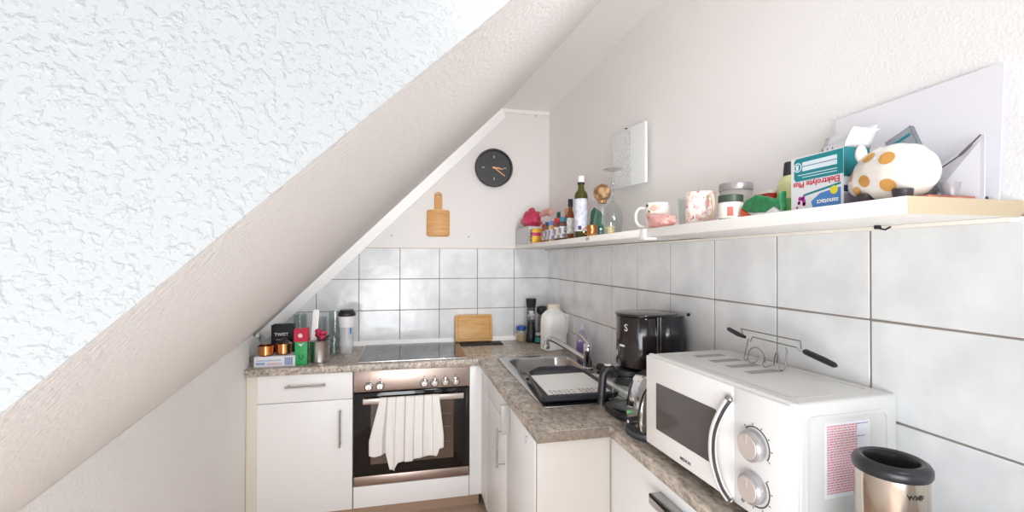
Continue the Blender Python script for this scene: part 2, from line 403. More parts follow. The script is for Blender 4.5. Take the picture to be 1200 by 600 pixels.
b = B(); b.box(L_(-1.6665, -.529, Z0+.002), L_(-1.2215, -.5065, .7205), .0015); d = b.build('door', WHITE, t)
bar_handle('handle', L_(-1.279, -.529, .49), L_(-1.279, -.529, .676), (0, -.032, 0), d)
tag(B().box((-1.7175, -.5205, ZF), (-1.669, -.48, ZB), .001).build('filler_strip', CREAM), 'narrow cream filler strip between knee wall and drawer cabinet', 'filler')
# oven
XO = -1.2165; WO = .597
t = thing('built_in_oven', 'stainless steel built-in oven with black glass door under the hob', 'oven', (XO+WO/2, -.27, .27))
L_ = lambda x, y, z: (x-XO-WO/2, y+.27, z-.27)
zt, zb = .8605, .2705
b = B(); b.box(L_(XO+.004, -.505, zb), L_(XO+WO-.004, -.03, zt)); b.build('body', GAP, t)
b = B(); b.box(L_(XO, -.527, .752), L_(XO+WO, -.5055, zt), .002); pn = b.build('control_panel', STEELW, t)
for x, z in zip((-1.142, -1.086, -.860, -.807, -.750, -.695), (.780, .781, .782, .781, .782, .781)):
    k = B(); M = Matrix.Translation(L_(x, -.527, z)) @ Matrix.Rotation(PI/2, 4, 'X')
    k.lathe([(0, 0), (.019, 0), (.019, .003), (.016, .004), (.0155, .02), (.014, .022), (0, .022)], m=CHROME, M=M, seg=28)
    k.lathe([(.0195, 0), (.0225, 0), (.0225, .002), (.0195, .002)], m=BLACKP, M=M, seg=28)
    k.box((-.003, -.014, .022), (.003, .014, .027), .001, CHROME, M=M)
    kn = k.build('knob', None, t)
for x in (-1.142, -1.086, -.860, -.807, -.750, -.695):
    k = B().box(L_(x-.003, -.5275, .812), L_(x+.003, -.5268, .818)); k.build('print_mark', mk('panel_red_print', '#8d4a52', .5), pn)
b = B(); b.box(L_(XO+.002, -.525, .3205), L_(XO+WO-.002, -.5055, .746), .003); dr = b.build('door', OVENGL, t)
b = B(); b.box(L_(XO+.085, -.5262, .375), L_(XO+WO-.085, -.5252, .69), 0); b.build('window', OVENWIN, dr)
b = B()
for z in (.46, .54, .61): b.box(L_(XO+.095, -.5266, z), L_(XO+WO-.095, -.5263, z+.004))
b.build('rack_line', mk('oven_rack_glimpse', '#6b5a50', .3), dr)
b = B(); b.box(L_(-1.168, -.572, .699), L_(-.655, -.560, .728), .003)
for x in (-1.135, -.69): b.box(L_(x-.008, -.561, .704), L_(x+.008, -.5245, .722), .001)
b.build('handle', mk('bright_brushed_steel', '#e2dbd6', .3, 1), dr)
b = B(); b.box(L_(XO+.002, -.527, zb), L_(XO+WO-.002, -.5055, .318), .002); b.build('base_strip', STEELW, t)
t = thing('oven_housing', 'white panel and sides of the oven cabinet beneath the oven', 'cabinet', (XO+WO/2, -.27, ZF))
L_ = lambda x, y, z: (x-XO-WO/2, y+.27, z-ZF)
B().box(L_(XO, -.505, Z0), L_(XO+WO, -.03, .268)).build('body', WHITE, t)
B().box(L_(XO+.001, -.527, Z0+.002), L_(XO+WO-.001, -.506, .2675), .0015).build('panel', WHITE, t)
tag(B().box((-.6165, -.5205, Z0), (-.5335, -.49, ZB), .001).build('filler_strip', WHITE), 'white corner filler strip between oven and sink cabinets', 'filler')
# sink run
t = thing('sink_cabinet', 'white sink base cabinets with end panel facing the room', 'cabinet', (-.3, -1.07, ZF))
L_ = lambda x, y, z: (x+.3, y+1.07, z-ZF)
b = B(); b.box(L_(-.533, -1.585, Z0), L_(-.03, -.53, .71), .001)
b.box(L_(-.533, -1.585, .71), L_(-.50, -.53, ZB)); b.box(L_(-.533, -1.585, .71), L_(-.03, -1.45, ZB)); b.build('body', WHITE, t)
XF = -.552
b = B(); b.box(L_(XF, -.700, Z0+.002), L_(XF+.017, -.5215, ZB-.003), .0015); b.build('filler_panel', WHITE, t)
b = B(); b.box(L_(XF, -1.160, Z0+.002), L_(XF+.017, -.704, .752), .0015); d = b.build('door', WHITE, t)
bar_handle('handle', L_(XF, -1.135, .575), L_(XF, -1.135, .735), (-.034, 0, 0), d, .0045)
b = B(); b.box(L_(XF, -1.160, .756), L_(XF+.017, -.704, ZB-.003), .0015); b.build('drawer_front', WHITE, t)
b = B(); b.box(L_(XF, -1.583, Z0+.002), L_(XF+.017, -1.164, ZB-.003), .0015); d = b.build('door', WHITE, t)
b = B(); b.box(L_(XF-.036, -1.225, .742), L_(XF-.001, -1.213, .861), .002); b.build('pull_plate', mk('grey_pull', '#b3b3af', .4), d)
b = B(); b.box(L_(XF-.006, -1.50, .815), L_(XF-.0005, -1.485, .835), .001); b.build('clip', mk('pale_clip', '#c9ccd0', .4), d)
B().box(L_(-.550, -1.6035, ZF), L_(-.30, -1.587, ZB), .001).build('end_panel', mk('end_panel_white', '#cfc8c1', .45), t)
# shallow run by the microwave
t = thing('shallow_cabinet', 'shallow white cabinet under the microwave side of the worktop', 'cabinet', (-.15, -2.4, ZF))
L_ = lambda x, y, z: (x+.15, y+2.4, z-ZF)
b = B(); b.box(L_(-.280, -3.4, Z0), L_(-.03, -1.606, ZB), .001); b.build('body', WHITE, t)
for y0, y1, hy in ((-2.058, -1.608, -1.985), (-2.512, -2.062, -2.14), (-2.966, -2.516, -2.89)):
    b = B(); b.box(L_(-.2985, y0, Z0+.002), L_(-.2815, y1, ZB-.003), .0015); d = b.build('door', WHITE, t)
    k = B(); k.box(L_(-.335, hy-.075, .818), L_(-.299, hy+.075, .826), .001); k.box(L_(-.335, hy-.075, .80), L_(-.329, hy+.075, .826), .001); k.build('handle', HANDLE, d)
b = B(); b.box((-1.717, -.478, ZF), (-.56, -.463, Z0-.001)); b.box((-.500, -1.585, ZF), (-.485, -.478, Z0-.001)); b.box((-.255, -3.4, ZF), (-.24, -1.606, Z0-.001))
tag(b.build('plinth', PLINTH), 'brownish plinth strip under the white cabinets', 'plinth')

# ------------------------------------------------------------------ hob and towel
t = thing('ceramic_hob', 'black glass ceramic hob set in the worktop above the oven', 'hob', (-.915, -.285, ZW))
b = B(); b.prism(rrect(-.287, .287, -.235, .24, .006, 3), .006, (), STEEL, bev=.001); b.build('frame', None, t, (0, 0, .0002))
b = B(); b.prism(rrect(-.281, .281, -.228, .234, .004, 3), .002); g = b.build('glass_top', COOKGL, t, (0, 0, .0058))
for x, y, r in ((-.14, -.10, .10), (.14, -.10, .08), (-.14, .12, .075), (.14, .12, .10)):
    k = B()
    for rr in (r, r*.62): k.prism(circ(x, y, rr, 40), .0003, [circ(x, y, rr-.003, 40)])
    k.build('heating_ring', HOBRING, t, (0, 0, .0079))
b = B(); bl = [(0, .254), (.03, .262), (.10, .262), (.14, .25), (.16, .34), (.26, .345), (.31, .305), (.5, .30), (.75, .285), (.93, .29), (.95, .25), (1, .245)]
def blen(u):
    for (a, c_), (d_, e_) in zip(bl, bl[1:]):
        if u <= d_: return c_+(e_-c_)*(u-a)/(d_-a)
    return bl[-1][1]
def towel(u, v):
    fold = math.sin(u*27+.6)*.5+math.sin(u*61)*.22+math.sin(u*11+2)*.5
    L_tot = blen(u)+.03; s_ = v*(L_tot+.14)-.14
    x = -1.085+u*.300
    yb, yf, zt_ = -.5575, -.5755, .7305
    if s_ < -.012: return V((x, yb+.001, zt_+s_+.006))
    if s_ < .012:
        a = (s_+.012)/.024*PI; return V((x, (yb+yf)/2+math.cos(a)*.009, zt_-.006+math.sin(a)*.006))
    k = min(1, (s_-.012)/.2)
    spread = (-.05*k if u < .16 else 0)*(1-u/.16)+(.018*k*max(0, u-.8)/.2)
    return V((x+spread+.006*k*math.sin(u*40), yf-.010*k-(.012*k+.002)*(fold+.9)*.8, zt_+.006-s_))
def tm(i, j): return STRIPE if i in (9, 10, 21, 33, 34, 46, 58, 59, 70) else CLOTH
b.grid(towel, 80, 60, mf=tm); o = b.build('tea_towel', None, auto=False); md = o.modifiers.new('thickness', 'SOLIDIFY'); md.thickness = .0018; md.offset = 1
tag(o, 'white striped tea towel hanging over the oven door handle', 'towel')

# ------------------------------------------------------------------ sink, tap, dish tray
t = thing('kitchen_sink', 'stainless steel inset sink with drainer in the worktop', 'sink', (-.262, -.99, ZW))
cx_, cy_ = -.262, -.99
b = B(); bowl = rrect(-.165, .165, .04, .385, .07, 6)
b.prism(rrect(-.212, .212, -.43, .43, .02, 4), .005, [bowl, rrect(-.175, .175, -.40, -.01, .03, 4)], SINKST, bev=.0015)
b.build('rim', None, t, (0, 0, .0003))
def loft(b, rings, m=None, cap=True):
    tt = bmesh.new(); R = [[tt.verts.new(p) for p in r] for r in rings]; n = len(R[0])
    for a, c_ in zip(R, R[1:]):
        for k in range(n): tt.faces.new((a[k], a[(k+1) % n], c_[(k+1) % n], c_[k]))
    if cap: tt.faces.new(R[-1])
    b._merge(tt, m, True); return b
b = B()
def rr(d, z, r): return [(x, y, z) for x, y in rrect(-.165+d, .165-d, .04+d, .385-d, r, 6)]
loft(b, [rr(0, .005, .07), rr(.004, -.003, .068), rr(.010, -.12, .06), rr(.02, -.145, .05), rr(.05, -.155, .03)]); b.build('bowl', SINKST, t)
b = B(); b.lathe([(0, .002), (.03, .002), (.036, .004), (.036, 0), (0, 0)]); b.build('drain', CHROME, t, (0, .21, -.155))
b = B()
def rd(d, z, r): return [(x, y, z) for x, y in rrect(-.175+d, .175-d, -.40+d, -.01-d, r, 4)]
loft(b, [rd(0, .005, .03), rd(.006, -.004, .026), rd(.012, -.006, .022)])
for k in range(9):
    x = -.14+k*.035; b.tube([(x, -.37, -.006), (x, -.04, -.006)], .004, 8)
b.build('drainer', SINKST, t)
# mixer tap
t = thing('mixer_tap', 'chrome single-lever mixer tap with long swivel spout beside the sink bowl', 'tap', (-.088, -.905, ZW+.0055))
b = B(); b.lathe([(0, 0), (.027, 0), (.027, .006), (.023, .010), (.022, .075), (.0235, .082), (.0235, .115), (.018, .122), (0, .124)]); b.build('tap_body', CHROME, t)
tip = V((-.145, .15, .105))
b = B(); b.tube(smooth_path([(-.005, .008, .040), (-.045, .050, .068), (-.10, .107, .104), tip+V((.006, -.006, .020)), tip+V((-.012, .012, .012)), tip+V((-.016, .016, -.012))], 6), [.015]*2+[.0145]*29, 14)
sp_ = b.build('spout', CHROME, t)
b = B(); b.lathe([(0, 0), (.013, 0), (.0185, .002), (.0185, .024), (0, .024)], c=tuple(tip+V((-.016, .016, -.034)))); b.build('aerator', CHROME, sp_)
b = B(); b.tube(smooth_path([(0, 0, .118), (-.010, .010, .135), (-.030, .038, .158), (-.05, .07, .172)], 5), [.013, .012, .011, .010]+[.008]*12, 10); b.build('lever', CHROME, t)
# dish tray
t = thing('dish_drainer_tray', 'dark grey plastic draining tray with white slotted mat across the sink', 'drainer', (-.31, -1.20, ZW+.0055))
ol = [(-.165, -.20), (.145, -.205), (.150, .145), (.122, .250), (-.045, .260), (-.122, .165)]
def inset(pl, d):
    cx, cy = sum(p[0] for p in pl)/len(pl), sum(p[1] for p in pl)/len(pl)
    return [(cx+(x-cx)*(1-d), cy+(y-cy)*(1-d)) for x, y in pl]
def rounded(pl, r=.02, n=4):
    out = []; N_ = len(pl)
    for i in range(N_):
        p, a, c_ = V(pl[i]), V(pl[i-1]), V(pl[(i+1) % N_]); s1 = p+(a-p).normalized()*r; s2 = p+(c_-p).normalized()*r
        for k in range(n+1):
            q = k/n; v = s1*(1-q)**2+p*2*q*(1-q)+s2*q*q; out.append((v.x, v.y))
    return out
TRAY = mk('charcoal_plastic', '#34363c', .45)
b = B(); z3 = lambda pl, z: [(x, y, z) for x, y in pl]
loft(b, [z3(rounded(inset(ol, .10)), 0), z3(rounded(inset(ol, .02)), .012), z3(rounded(ol), .030), z3(rounded(inset(ol, .045)), .033), z3(rounded(inset(ol, .09)), .022)], TRAY)
b.bm.faces.new([b.bm.verts.new(v) for v in z3(rounded(inset(ol, .10)), 0)][::-1]); b.build('tray', None, t)
mo = [(-.128, -.178), (.122, -.182), (.128, .125), (-.118, .12)]
slots = []
for gx in (0, 1):
    for k in range(6):
        for jj in range(3):
            x = -.114+gx*.119+k*.0175; y = -.170+jj*.021; slots.append([(x, y), (x+.0115, y), (x+.0145, y+.0165), (x+.003, y+.0165)])
b = B(); b.prism(rounded(mo, .012), .004, slots, mk('white_mat', '#fbfaf8', .6)); b.build('slotted_mat', None, t, (0, 0, .0235))
# washing-up brush behind the tap
t = thing('dish_brush', 'small brush with black grip and metal collar lying behind the tap', 'brush', (-.043, -1.00, ZW+.0055), .15)
b = B(); b.tube([(0, 0, .018), (0, .05, .018)], .017, 16); b.build('grip', BLACKP, t)
b = B(); b.tube([(0, -.001, .018), (0, -.075, .020)], [.012, .014], 16); b.build('collar', STEEL, t)

# ------------------------------------------------------------------ back worktop corner
def rot(z=0, x=0, y=0): return Matrix.Rotation(z, 4, 'Z') @ Matrix.Rotation(y, 4, 'Y') @ Matrix.Rotation(x, 4, 'X')
o = B().prism(rounded([(-.115, -.055), (.155, -.055), (.155, .045), (-.115, .045)], .01), .006, bev=.001).build('board_shadow_plate', BLACKM, None, (-.51, -.118, ZW))  # black plate stands in for the bamboo board's shadow and dark edge
tag(o, 'thin black plate standing in for shadow and dark edge under the bamboo board', 'plate')
b = B(); b.prism(rrect(-.121, .121, 0, .172, .014, 5), .018, (), BAMBOO2, bev=.003)
b.prism(rrect(-.105, .105, .014, .158, .01, 5), .0006, [rrect(-.102, .102, .017, .155, .008, 5)], mk('juice_groove', '#b0813f', .6), Matrix.Translation((0, 0, .018)))
o = b.build('cutting_board', None, None, (-.527, -.066, ZW+.0075)); o.matrix_world = Matrix.Translation((-.527, -.066, ZW+.0075)) @ Matrix.Rotation(math.radians(76), 4, 'X')
tag(o, 'small bamboo cutting board leaning on the tiles beside the hob', 'cutting board')
t = thing('spread_jar', 'small glass jar with a bright blue lid near the corner', 'jar', (-.215, -.075, ZW))
b = B(); b.lathe([(0, 0), (.029, 0), (.031, .004), (.031, .062), (.027, .070), (.027, .078)]); b.build('glass_body', glass('jar_glass', '#eef0ee', body=.25, bodycol='#e9dcc8'), t)
b = B(); b.cyl((0, 0, .004), .0285, .03); b.build('filling', mk('nut_filling', '#d2a765', .7), t)
b = B(); b.cyl((0, 0, .074), .033, .026); b.build('lid', mk('blue_lid', '#2c59a8', .35), t)
t = thing('spice_mill', 'tall black spice mill with white label standing in the corner', 'mill', (-.160, -.118, ZW))
b = B(); b.lathe([(0, 0), (.031, 0), (.033, .004), (.033, .05), (.029, .06), (.027, .10), (.0245, .13), (.0245, .135), (0, .135)]); b.build('base', BLACKP, t)
b = B(); b.lathe([(.025, .135), (.0265, .14), (.0265, .22), (.025, .225)]); g = b.build('container', mk('peppercorn_fill', '#2e2a2b', .5, var=(90, '#6b6767', .15)), t)
b = B(); b.grid(lambda u, v: V((math.cos(3.6+u*1.9)*.0268, math.sin(3.6+u*1.9)*.0268, .15+v*.055)), 12, 2); b.build('label', mk('white_label', '#dfe0e2', .6, var=(60, '#70737c', .08)), g)
b = B(); b.lathe([(0, .225), (.024, .225), (.03, .235), (.034, .275), (.033, .282), (0, .284)]); b.build('cap', BLACKM, t)
t = thing('spice_mill', 'shorter glass spice mill with round black cap right of the tall mill', 'mill', (-.085, -.115, ZW))
b = B(); b.lathe([(0, 0), (.026, 0), (.028, .004), (.028, .15), (.022, .17), (.022, .185)]); b.build('glass_body', glass('mill_glass', '#e4e2df', body=.2, bodycol='#8f8f93'), t)
b = B(); b.cyl((0, 0, .004), .0255, .12); b.build('filling', mk('grey_salt', '#b7b2ad', .8, var=(120, '#85807c', .2)), t)
b = B(); b.lathe([(0, .18), (.026, .18), (.033, .19), (.036, .205), (.033, .222), (.02, .232), (0, .234)]); b.build('cap', BLACKP, t)
t = thing('spice_jar', 'small jar with teal label in front of the two mills', 'jar', (-.128, -.182, ZW))
b = B(); b.lathe([(0, 0), (.021, 0), (.022, .003), (.022, .045), (.018, .052), (0, .052)]); b.build('body', mk('dark_jar', '#2a2a2e', .3), t)
b = B(); b.lathe([(.0223, .012), (.0225, .013), (.0225, .04), (.0223, .041)]); b.build('label', mk('teal_label', '#2f8c94', .5), t)
b = B(); b.cyl((0, 0, .052), .02, .016); b.build('lid', mk('pale_lid', '#c9ccd0', .4), t)
t = thing('white_jug', 'tall white plastic jug with cream cap behind the sink', 'jug', (-.105, -.42, ZW), .25)
b = B(); b.lathe([(0, 0), (.95, 0), (1, .006), (1, .16), (.98, .19), (.88, .215), (.62, .235), (.46, .242), (.44, .25), (0, .25)], sx=.074, sy=.055, pw=3.4, seg=48); b.build('body', WPLAST, t)
b = B(); b.lathe([(0, .248), (.035, .248), (.037, .251), (.036, .271), (.032, .275), (0, .276)]); b.build('cap', mk('cream_cap', '#ece5cf', .4), t)
b = B(); b.lathe([(1.005, .004), (1.012, .006), (1.012, .012), (1.005, .014)], sx=.074, sy=.055, pw=3.4, seg=48); b.build('base_ring', mk('grey_line', '#a9a9ab', .5), t)
b = B(); b.tube(smooth_path([(.066, 0, .21), (.095, 0, .20), (.10, 0, .13), (.074, 0, .07)], 6), .008, 10); b.build('handle', WPLAST, t)
t = thing('soap_bottle', 'clear bottle of purple washing-up liquid behind the tap', 'bottle', (-.052, -.735, ZW+.0055))
b = B(); b.lathe([(0, 0), (.9, 0), (1, .005), (1, .10), (.92, .125), (.6, .145), (.42, .152), (.42, .165)], sx=.030, sy=.021, pw=3, seg=32); b.build('bottle_body', glass('soap_clear', '#ece8f4', body=.15, bodycol='#e8e0f4'), t)
b = B(); b.lathe([(0, .003), (.9, .003), (.93, .006), (.93, .10), (0, .102)], sx=.030, sy=.021, pw=3, seg=32); b.build('liquid', mk('purple_liquid', '#a884d4', .2), t)
b = B(); b.lathe([(0, .163), (.0135, .163), (.0135, .178), (.007, .182), (.006, .192), (0, .193)]); b.build('cap', mk('lilac_cap', '#d9d2e6', .4), t)

# ------------------------------------------------------------------ clutter at the left end
t = thing('foil_box', 'flat white and pale blue foil box at the left end under the copper pots', 'box', (-1.594, -.455, ZW))
b = B(); b.box((-.094, -.052, 0), (.094, .052, .052), .001); b.build('carton', mk('pale_box', '#e7e5ec', .6), t)
for x0, x1, z0, z1, c_ in ((-.085, -.045, .012, .022, '#7fa4cf'), (-.08, .03, .028, .036, '#b8c3d8'), (-.035, .035, .010, .020, '#d5c0cc'), (.045, .085, .006, .046, '#a9b4cf')):
    B().box((x0, -.0525, z0), (x1, -.0518, z1)).build('print_patch', mk('foil_print_'+c_[1:], c_, .6), t)
for k in range(4): B().box((.050+k*.009, -.0528, .010), (.053+k*.009, -.0524, .042)).build('print_bar', mk('foil_bars', '#6d7fa8', .6), t)
def pot(label, x, y, z, r, h, lid):
    t = thing('copper_pot', label, 'pot', (x, y, z))
    b = B(); b.lathe([(0, 0), (r-.006, 0), (r, .006), (r, h-.002), (r+.002, h), (r-.002, h), (r-.003, .008), (0, .006)]); b.build('pot_body', COPPER, t)
    b = B(); b.lathe([(r+.0005, h-.006), (r+.003, h-.005), (r+.003, h+.001), (r+.0005, h+.002)]); b.build('rim', COPPER, t)
    if lid:
        b = B(); b.lathe([(r-.001, h+.001), (r-.004, h+.006), (r*.5, h+.013), (.008, h+.016), (.008, h+.022), (.011, h+.028), (0, h+.031)]); b.build('lid', mk('mottled_steel', '#8d8984', .3, 1, var=(35, '#39302b', .1)), t)
    b = B(); b.tube(smooth_path([(-r*.7, r*.6, h*.7), (-r*1.05, r*1.1, h*.85), (-r*1.2, r*1.5, h*.9)], 4), .005, 8); b.build('handle', mk('brown_handle', '#7a5a4c', .5), t)
pot('small copper pot on the foil box, left of the two, without a lid', -1.642, -.470, ZW+.0525, .036, .048, False)
pot('small copper pot on the foil box with a dark mottled lid, right of the two', -1.566, -.445, ZW+.0525, .036, .052, True)
t = thing('tea_box', 'upright black carton with pale lettering behind the copper pots', 'box', (-1.600, -.31, ZW))
b = B(); b.box((-.053, -.035, 0), (.053, .035, .185), .001); b.build('carton', BLACKM, t)
text('lettering', 'TWIST', .023, face_front(-.003, -.0353, .135), mk('pale_lettering', '#d8d2cc', .6), t, .0006)
B().box((-.028, -.0356, .105), (.028, -.0351, .111)).build('print_line', GREY, t)
t = thing('drink_carton', 'slim green carton with a red top beside the steel canister', 'carton', (-1.474, -.475, ZW))
b = B(); b.box((-.029, -.024, 0), (.029, .024, .118), .0015); b.build('carton', GREENP, t)
b = B(); b.hexa([(-.033, -.026, .1185), (.033, -.026, .1185), (.033, .026, .1185), (-.033, .026, .1185)], [(-.036, -.010, .182), (.030, -.006, .188), (.032, .014, .186), (-.034, .012, .180)]); b.build('top', mk('carton_red', '#c61f45', .5), t)
b = B(); b.prism([(-.015, .008), (0, -.008), (.016, .014), (.004, .004)], .0006, M=face_front(0, -.0243, .102)); b.build('emblem', PAPER, t)
b = B(); b.prism(circ(-.003, 0, .011, 16), .0006, M=face_front(0, -.0262, .150)); b.build('top_emblem', mk('pale_pink', '#eecdd5', .6), t)
text('lettering', 'U', .035, face_front(0, -.0243, .040), mk('dark_green_print', '#14603c', .6), t, .001)
t = thing('steel_canister', 'round stainless steel canister full of utensils at the left end', 'canister', (-1.397, -.425, ZW))
b = B(); b.lathe([(0, 0), (.045, 0), (.048, .003), (.048, .107), (.050, .110), (.046, .112), (.045, .108), (.045, .006), (0, .005)]); b.build('canister_body', STEEL, t)
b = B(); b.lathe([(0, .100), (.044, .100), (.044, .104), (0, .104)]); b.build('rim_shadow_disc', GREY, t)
o = B().prism(rrect(-.016, .016, 0, .165, .012, 4), .004, bev=.001).build('spatula', WPLAST); o.matrix_world = Matrix.Translation((-1.430, -.405, ZW+.106)) @ Matrix.Rotation(.06, 4, 'Y') @ Matrix.Rotation(PI/2-.05, 4, 'X')
tag(o, 'white plastic spatula standing up in the steel canister', 'spatula')
b = B(); random.seed(3)
for k in range(7): b.ball((random.uniform(-.03, .03), random.uniform(-.012, .012), random.uniform(0, .036)), random.uniform(.012, .02), sc_=(1, .7, .8), seg=10)
tag(b.build('red_cloth', REDB, None, (-1.395, -.405, ZW+.122)), 'crumpled crimson cloth stuffed in the steel canister', 'cloth')
for dx, rz, lab in ((.012, .5, 'dark-handled utensil leaning right in the steel canister'), (-.004, -.2, 'dark-handled utensil leaning left in the steel canister')):
    o = B().tube([(0, 0, 0), (.012*math.sin(rz*3), 0, .02), (.03*rz*2, -.012, .035)], [.006, .007, .005], 8).build('utensil', mk('maroon_handle', '#4e2733', .4)); o.location = (-1.39+dx, -.445, ZW+.1045)
    tag(o, lab, 'utensil')
def tumbler(label, x, y, r0, r1, h, ribs=False, gls=GLS2):
    b = B(); b.lathe([(0, .0), (r0*.9, 0), (r0, .004), ((r0+r1)/2, h*.5), (r1, h), (r1-.002, h), ((r0+r1)/2-.0025, h*.5), (r0-.003, .010), (0, .009)], seg=28)
    o = b.build('drinking_glass', gls, None, (x, y, ZW)); tag(o, label, 'glass', 'drinking glasses at the left end'); return o
tumbler('tallest drinking glass, left of the travel cup', -1.362, -.14, .034, .036, .232)
tumbler('drinking glass right of the white spatula, against the tiles', -1.450, -.085, .032, .034, .195)
tumbler('drinking glass at the far left, behind the black carton', -1.565, -.085, .034, .038, .215)
tumbler('short drinking glass between canister and travel cup', -1.347, -.285, .030, .036, .10)
tumbler('squat drinking glass right behind the steel canister', -1.428, -.235, .032, .037, .13)
t = thing('travel_cup', 'clear ribbed travel cup with black lid at the left end by the hob', 'cup', (-1.286, -.235, ZW))
b = B(); n_ = 60
prof = [(.031, 0), (.033, .004), (.036, .06), (.039, .12), (.0405, .15), (.0445, .215)]
tt = bmesh.new(); rings = []
for r, z in prof:
    rings.append([tt.verts.new((math.cos(2*PI*k/n_)*(r*(1-.02*(k % 2)*(1 if z < .15 else 0))), math.sin(2*PI*k/n_)*(r*(1-.02*(k % 2)*(1 if z < .15 else 0))), z)) for k in range(n_)])
for a, c_ in zip(rings, rings[1:]):
    for k in range(n_): tt.faces.new((a[k], a[(k+1) % n_], c_[(k+1) % n_], c_[k]))
tt.faces.new(rings[0][::-1]); b._merge(tt, None, True); b.build('cup_body', glass('cup_plastic', '#f8f9fa', body=.4, bodycol='#f2f3f5'), t)
b = B(); b.lathe([(.041, .152), (.0453, .214), (.0457, .214), (.0413, .152)]); b.build('sleeve', mk('white_sleeve', '#f0f0f1', .5), t)
b = B(); b.lathe([(0, .214), (.047, .214), (.0485, .217), (.0485, .228), (.044, .236), (.040, .240), (.038, .248), (0, .249)]); b.build('lid', BLACKP, t)
b = B(); b.prism([(-.004, -.02), (.006, -.012), (.006, .012), (-.004, .02)], .0005, M=Matrix.Translation((.024, -.0335, .13)) @ Matrix.Rotation(.6, 4, 'Z') @ face_front(0, 0, 0)); b.build('blue_mark', BLUEP, t)

# ------------------------------------------------------------------ wall clock, hanging board
t = thing('wall_clock', 'round black wall clock with copper hands on the end wall', 'clock', (-.390, -.0005, 2.045))
Mf = Matrix.Rotation(PI/2, 4, 'X')
b = B(); b.lathe([(0, 0), (.118, 0), (.124, .004), (.127, .030), (.122, .036), (.114, .036), (.112, .026), (0, .026)], M=Mf, seg=56); b.build('case', mk('clock_case', '#2a2627', .35), t)
b = B(); b.lathe([(0, .0262), (.1115, .0262), (.1115, .0275), (0, .0275)], M=Mf, seg=56); f_ = b.build('dial', mk('clock_dial', '#3a3a3c', .55), t)
CRM = mk('clock_marker', '#b9b3a0', .4)
for a in range(12):
    big = a % 3 == 0; M = Mf @ Matrix.Rotation(-a*PI/6, 4, 'Z')
    if not big: continue
    B().box((-.003, .064, .0276), (.003, .082, .0285), 0, None, M).build('hour_marker', CRM, f_)
HND = mk('copper_hand', '#e0a274', .3, .6)
def hand(name, ang, ln, wd, zz): B().box((-wd, -.012, zz), (wd, ln, zz+.001), 0, None, Mf @ Matrix.Rotation(-ang, 4, 'Z')).build(name, HND, t)
hand('hour_hand', math.radians(97), .060, .0035, .0295); hand('minute_hand', math.radians(126), .090, .0028, .031)
B().lathe([(0, .028), (.006, .028), (.006, .034), (0, .034)], M=Mf).build('hub', HND, t)
text('lettering', 'Quartz', .012, face_front(.024, -.0284, .004), CRM, f_)
b = B()
ol2 = []
bw, bh = .0735, .172
body = rrect(-bw, bw, 0, bh, .016, 5)
ol2 = [(.0735-.016+.016*math.cos(a), .016+.016*math.sin(a)) for a in [-PI/2+PI/2*k/5 for k in range(6)]]
ol2 += [(.0735-.016+.016*math.cos(a), bh-.016+.016*math.sin(a)) for a in [PI/2*k/5 for k in range(6)]]
ol2 += [(.030, bh), (.026, bh+.006), (.0245, bh+.014)]+[(.0245*math.cos(a), .264+.0245*math.sin(a)) for a in [PI*k/10 for k in range(11)]]+[(-.0245, bh+.014), (-.026, bh+.006), (-.030, bh)]
ol2 += [(-.0735+.016+.016*math.cos(a), bh-.016+.016*math.sin(a)) for a in [PI/2+PI/2*k/5 for k in range(6)]]
ol2 += [(-.0735+.016+.016*math.cos(a), .016+.016*math.sin(a)) for a in [PI+PI/2*k/5 for k in range(6)]]
b.prism(ol2, .014, [circ(0, .262, .008, 16)], BAMBOO, face_front(-.754, -.001, 1.586), bev=.002)
tag(b.build('cutting_board', None), 'paddle-shaped wooden cutting board hanging on the end wall by its handle', 'cutting board')
B_n = [(-1.046, 1.589, 'small nail left of the hanging board, above the tiles'), (-.556, 1.587, 'small nail right of the hanging board, above the tiles'), (-.095, 2.419, 'small nail under the ceiling near the corner')]
for x, z, lab in B_n:
    o = B().lathe([(0, 0), (.0035, 0), (.0045, .003), (.0045, .006), (0, .007)], M=Mf).build('wall_nail', GREY, None, (x, -.0003, z)); tag(o, lab, 'nail')

# ------------------------------------------------------------------ wall shelf
t = thing('wall_shelf', 'long white wall shelf above the tiles on the side wall', 'shelf', (0, -1.24, ZS))
b = B(); b.box((-.24, -.47, -.024), (-.0005, 1.2385, 0), .001); b.build('board', SHELF, t)
b = B(); b.box((-.238, -1.237, -.0265), (-.0005, -.4705, 0), .0008); b.box((-.2375, -1.2378, -.0262), (-.0008, -1.2365, -.0003), 0, SHELFEND); 
b.mats.insert(0, SHELF)
for f in b.bm.faces: pass
o = b.build('board', None, t)
for i, p in enumerate(o.data.polygons): p.material_index = 1 if i >= len(o.data.polygons)-6 else 0
b = B(); b.box((-.243, -.485, -.034), (-.20, -.455, .0005), .003); b.build('joint_bracket', TRIMW, t)
b = B(); b.box((-.2415, -.045, -.017), (-.2402, -.008, -.004), 0); b.build('edge_sticker', mk('beige_sticker', '#d3c4ae', .6), t)
b = B(); b.cyl((-.05, -1.045, -.034), .006, .0075, m=BLACKM); b.tube([(-.05, -1.045, -.032), (-.05, -1.06, -.036), (-.05, -1.07, -.031)], .0018, 6, BLACKM); b.build('cup_hook', None, t)
b = B(); b.box((-.03, -1.236, -.034), (-.0005, 1.23, -.0268), .001); b.build('wall_batten', mk('pale_batten', '#e9e4dc', .6), t)

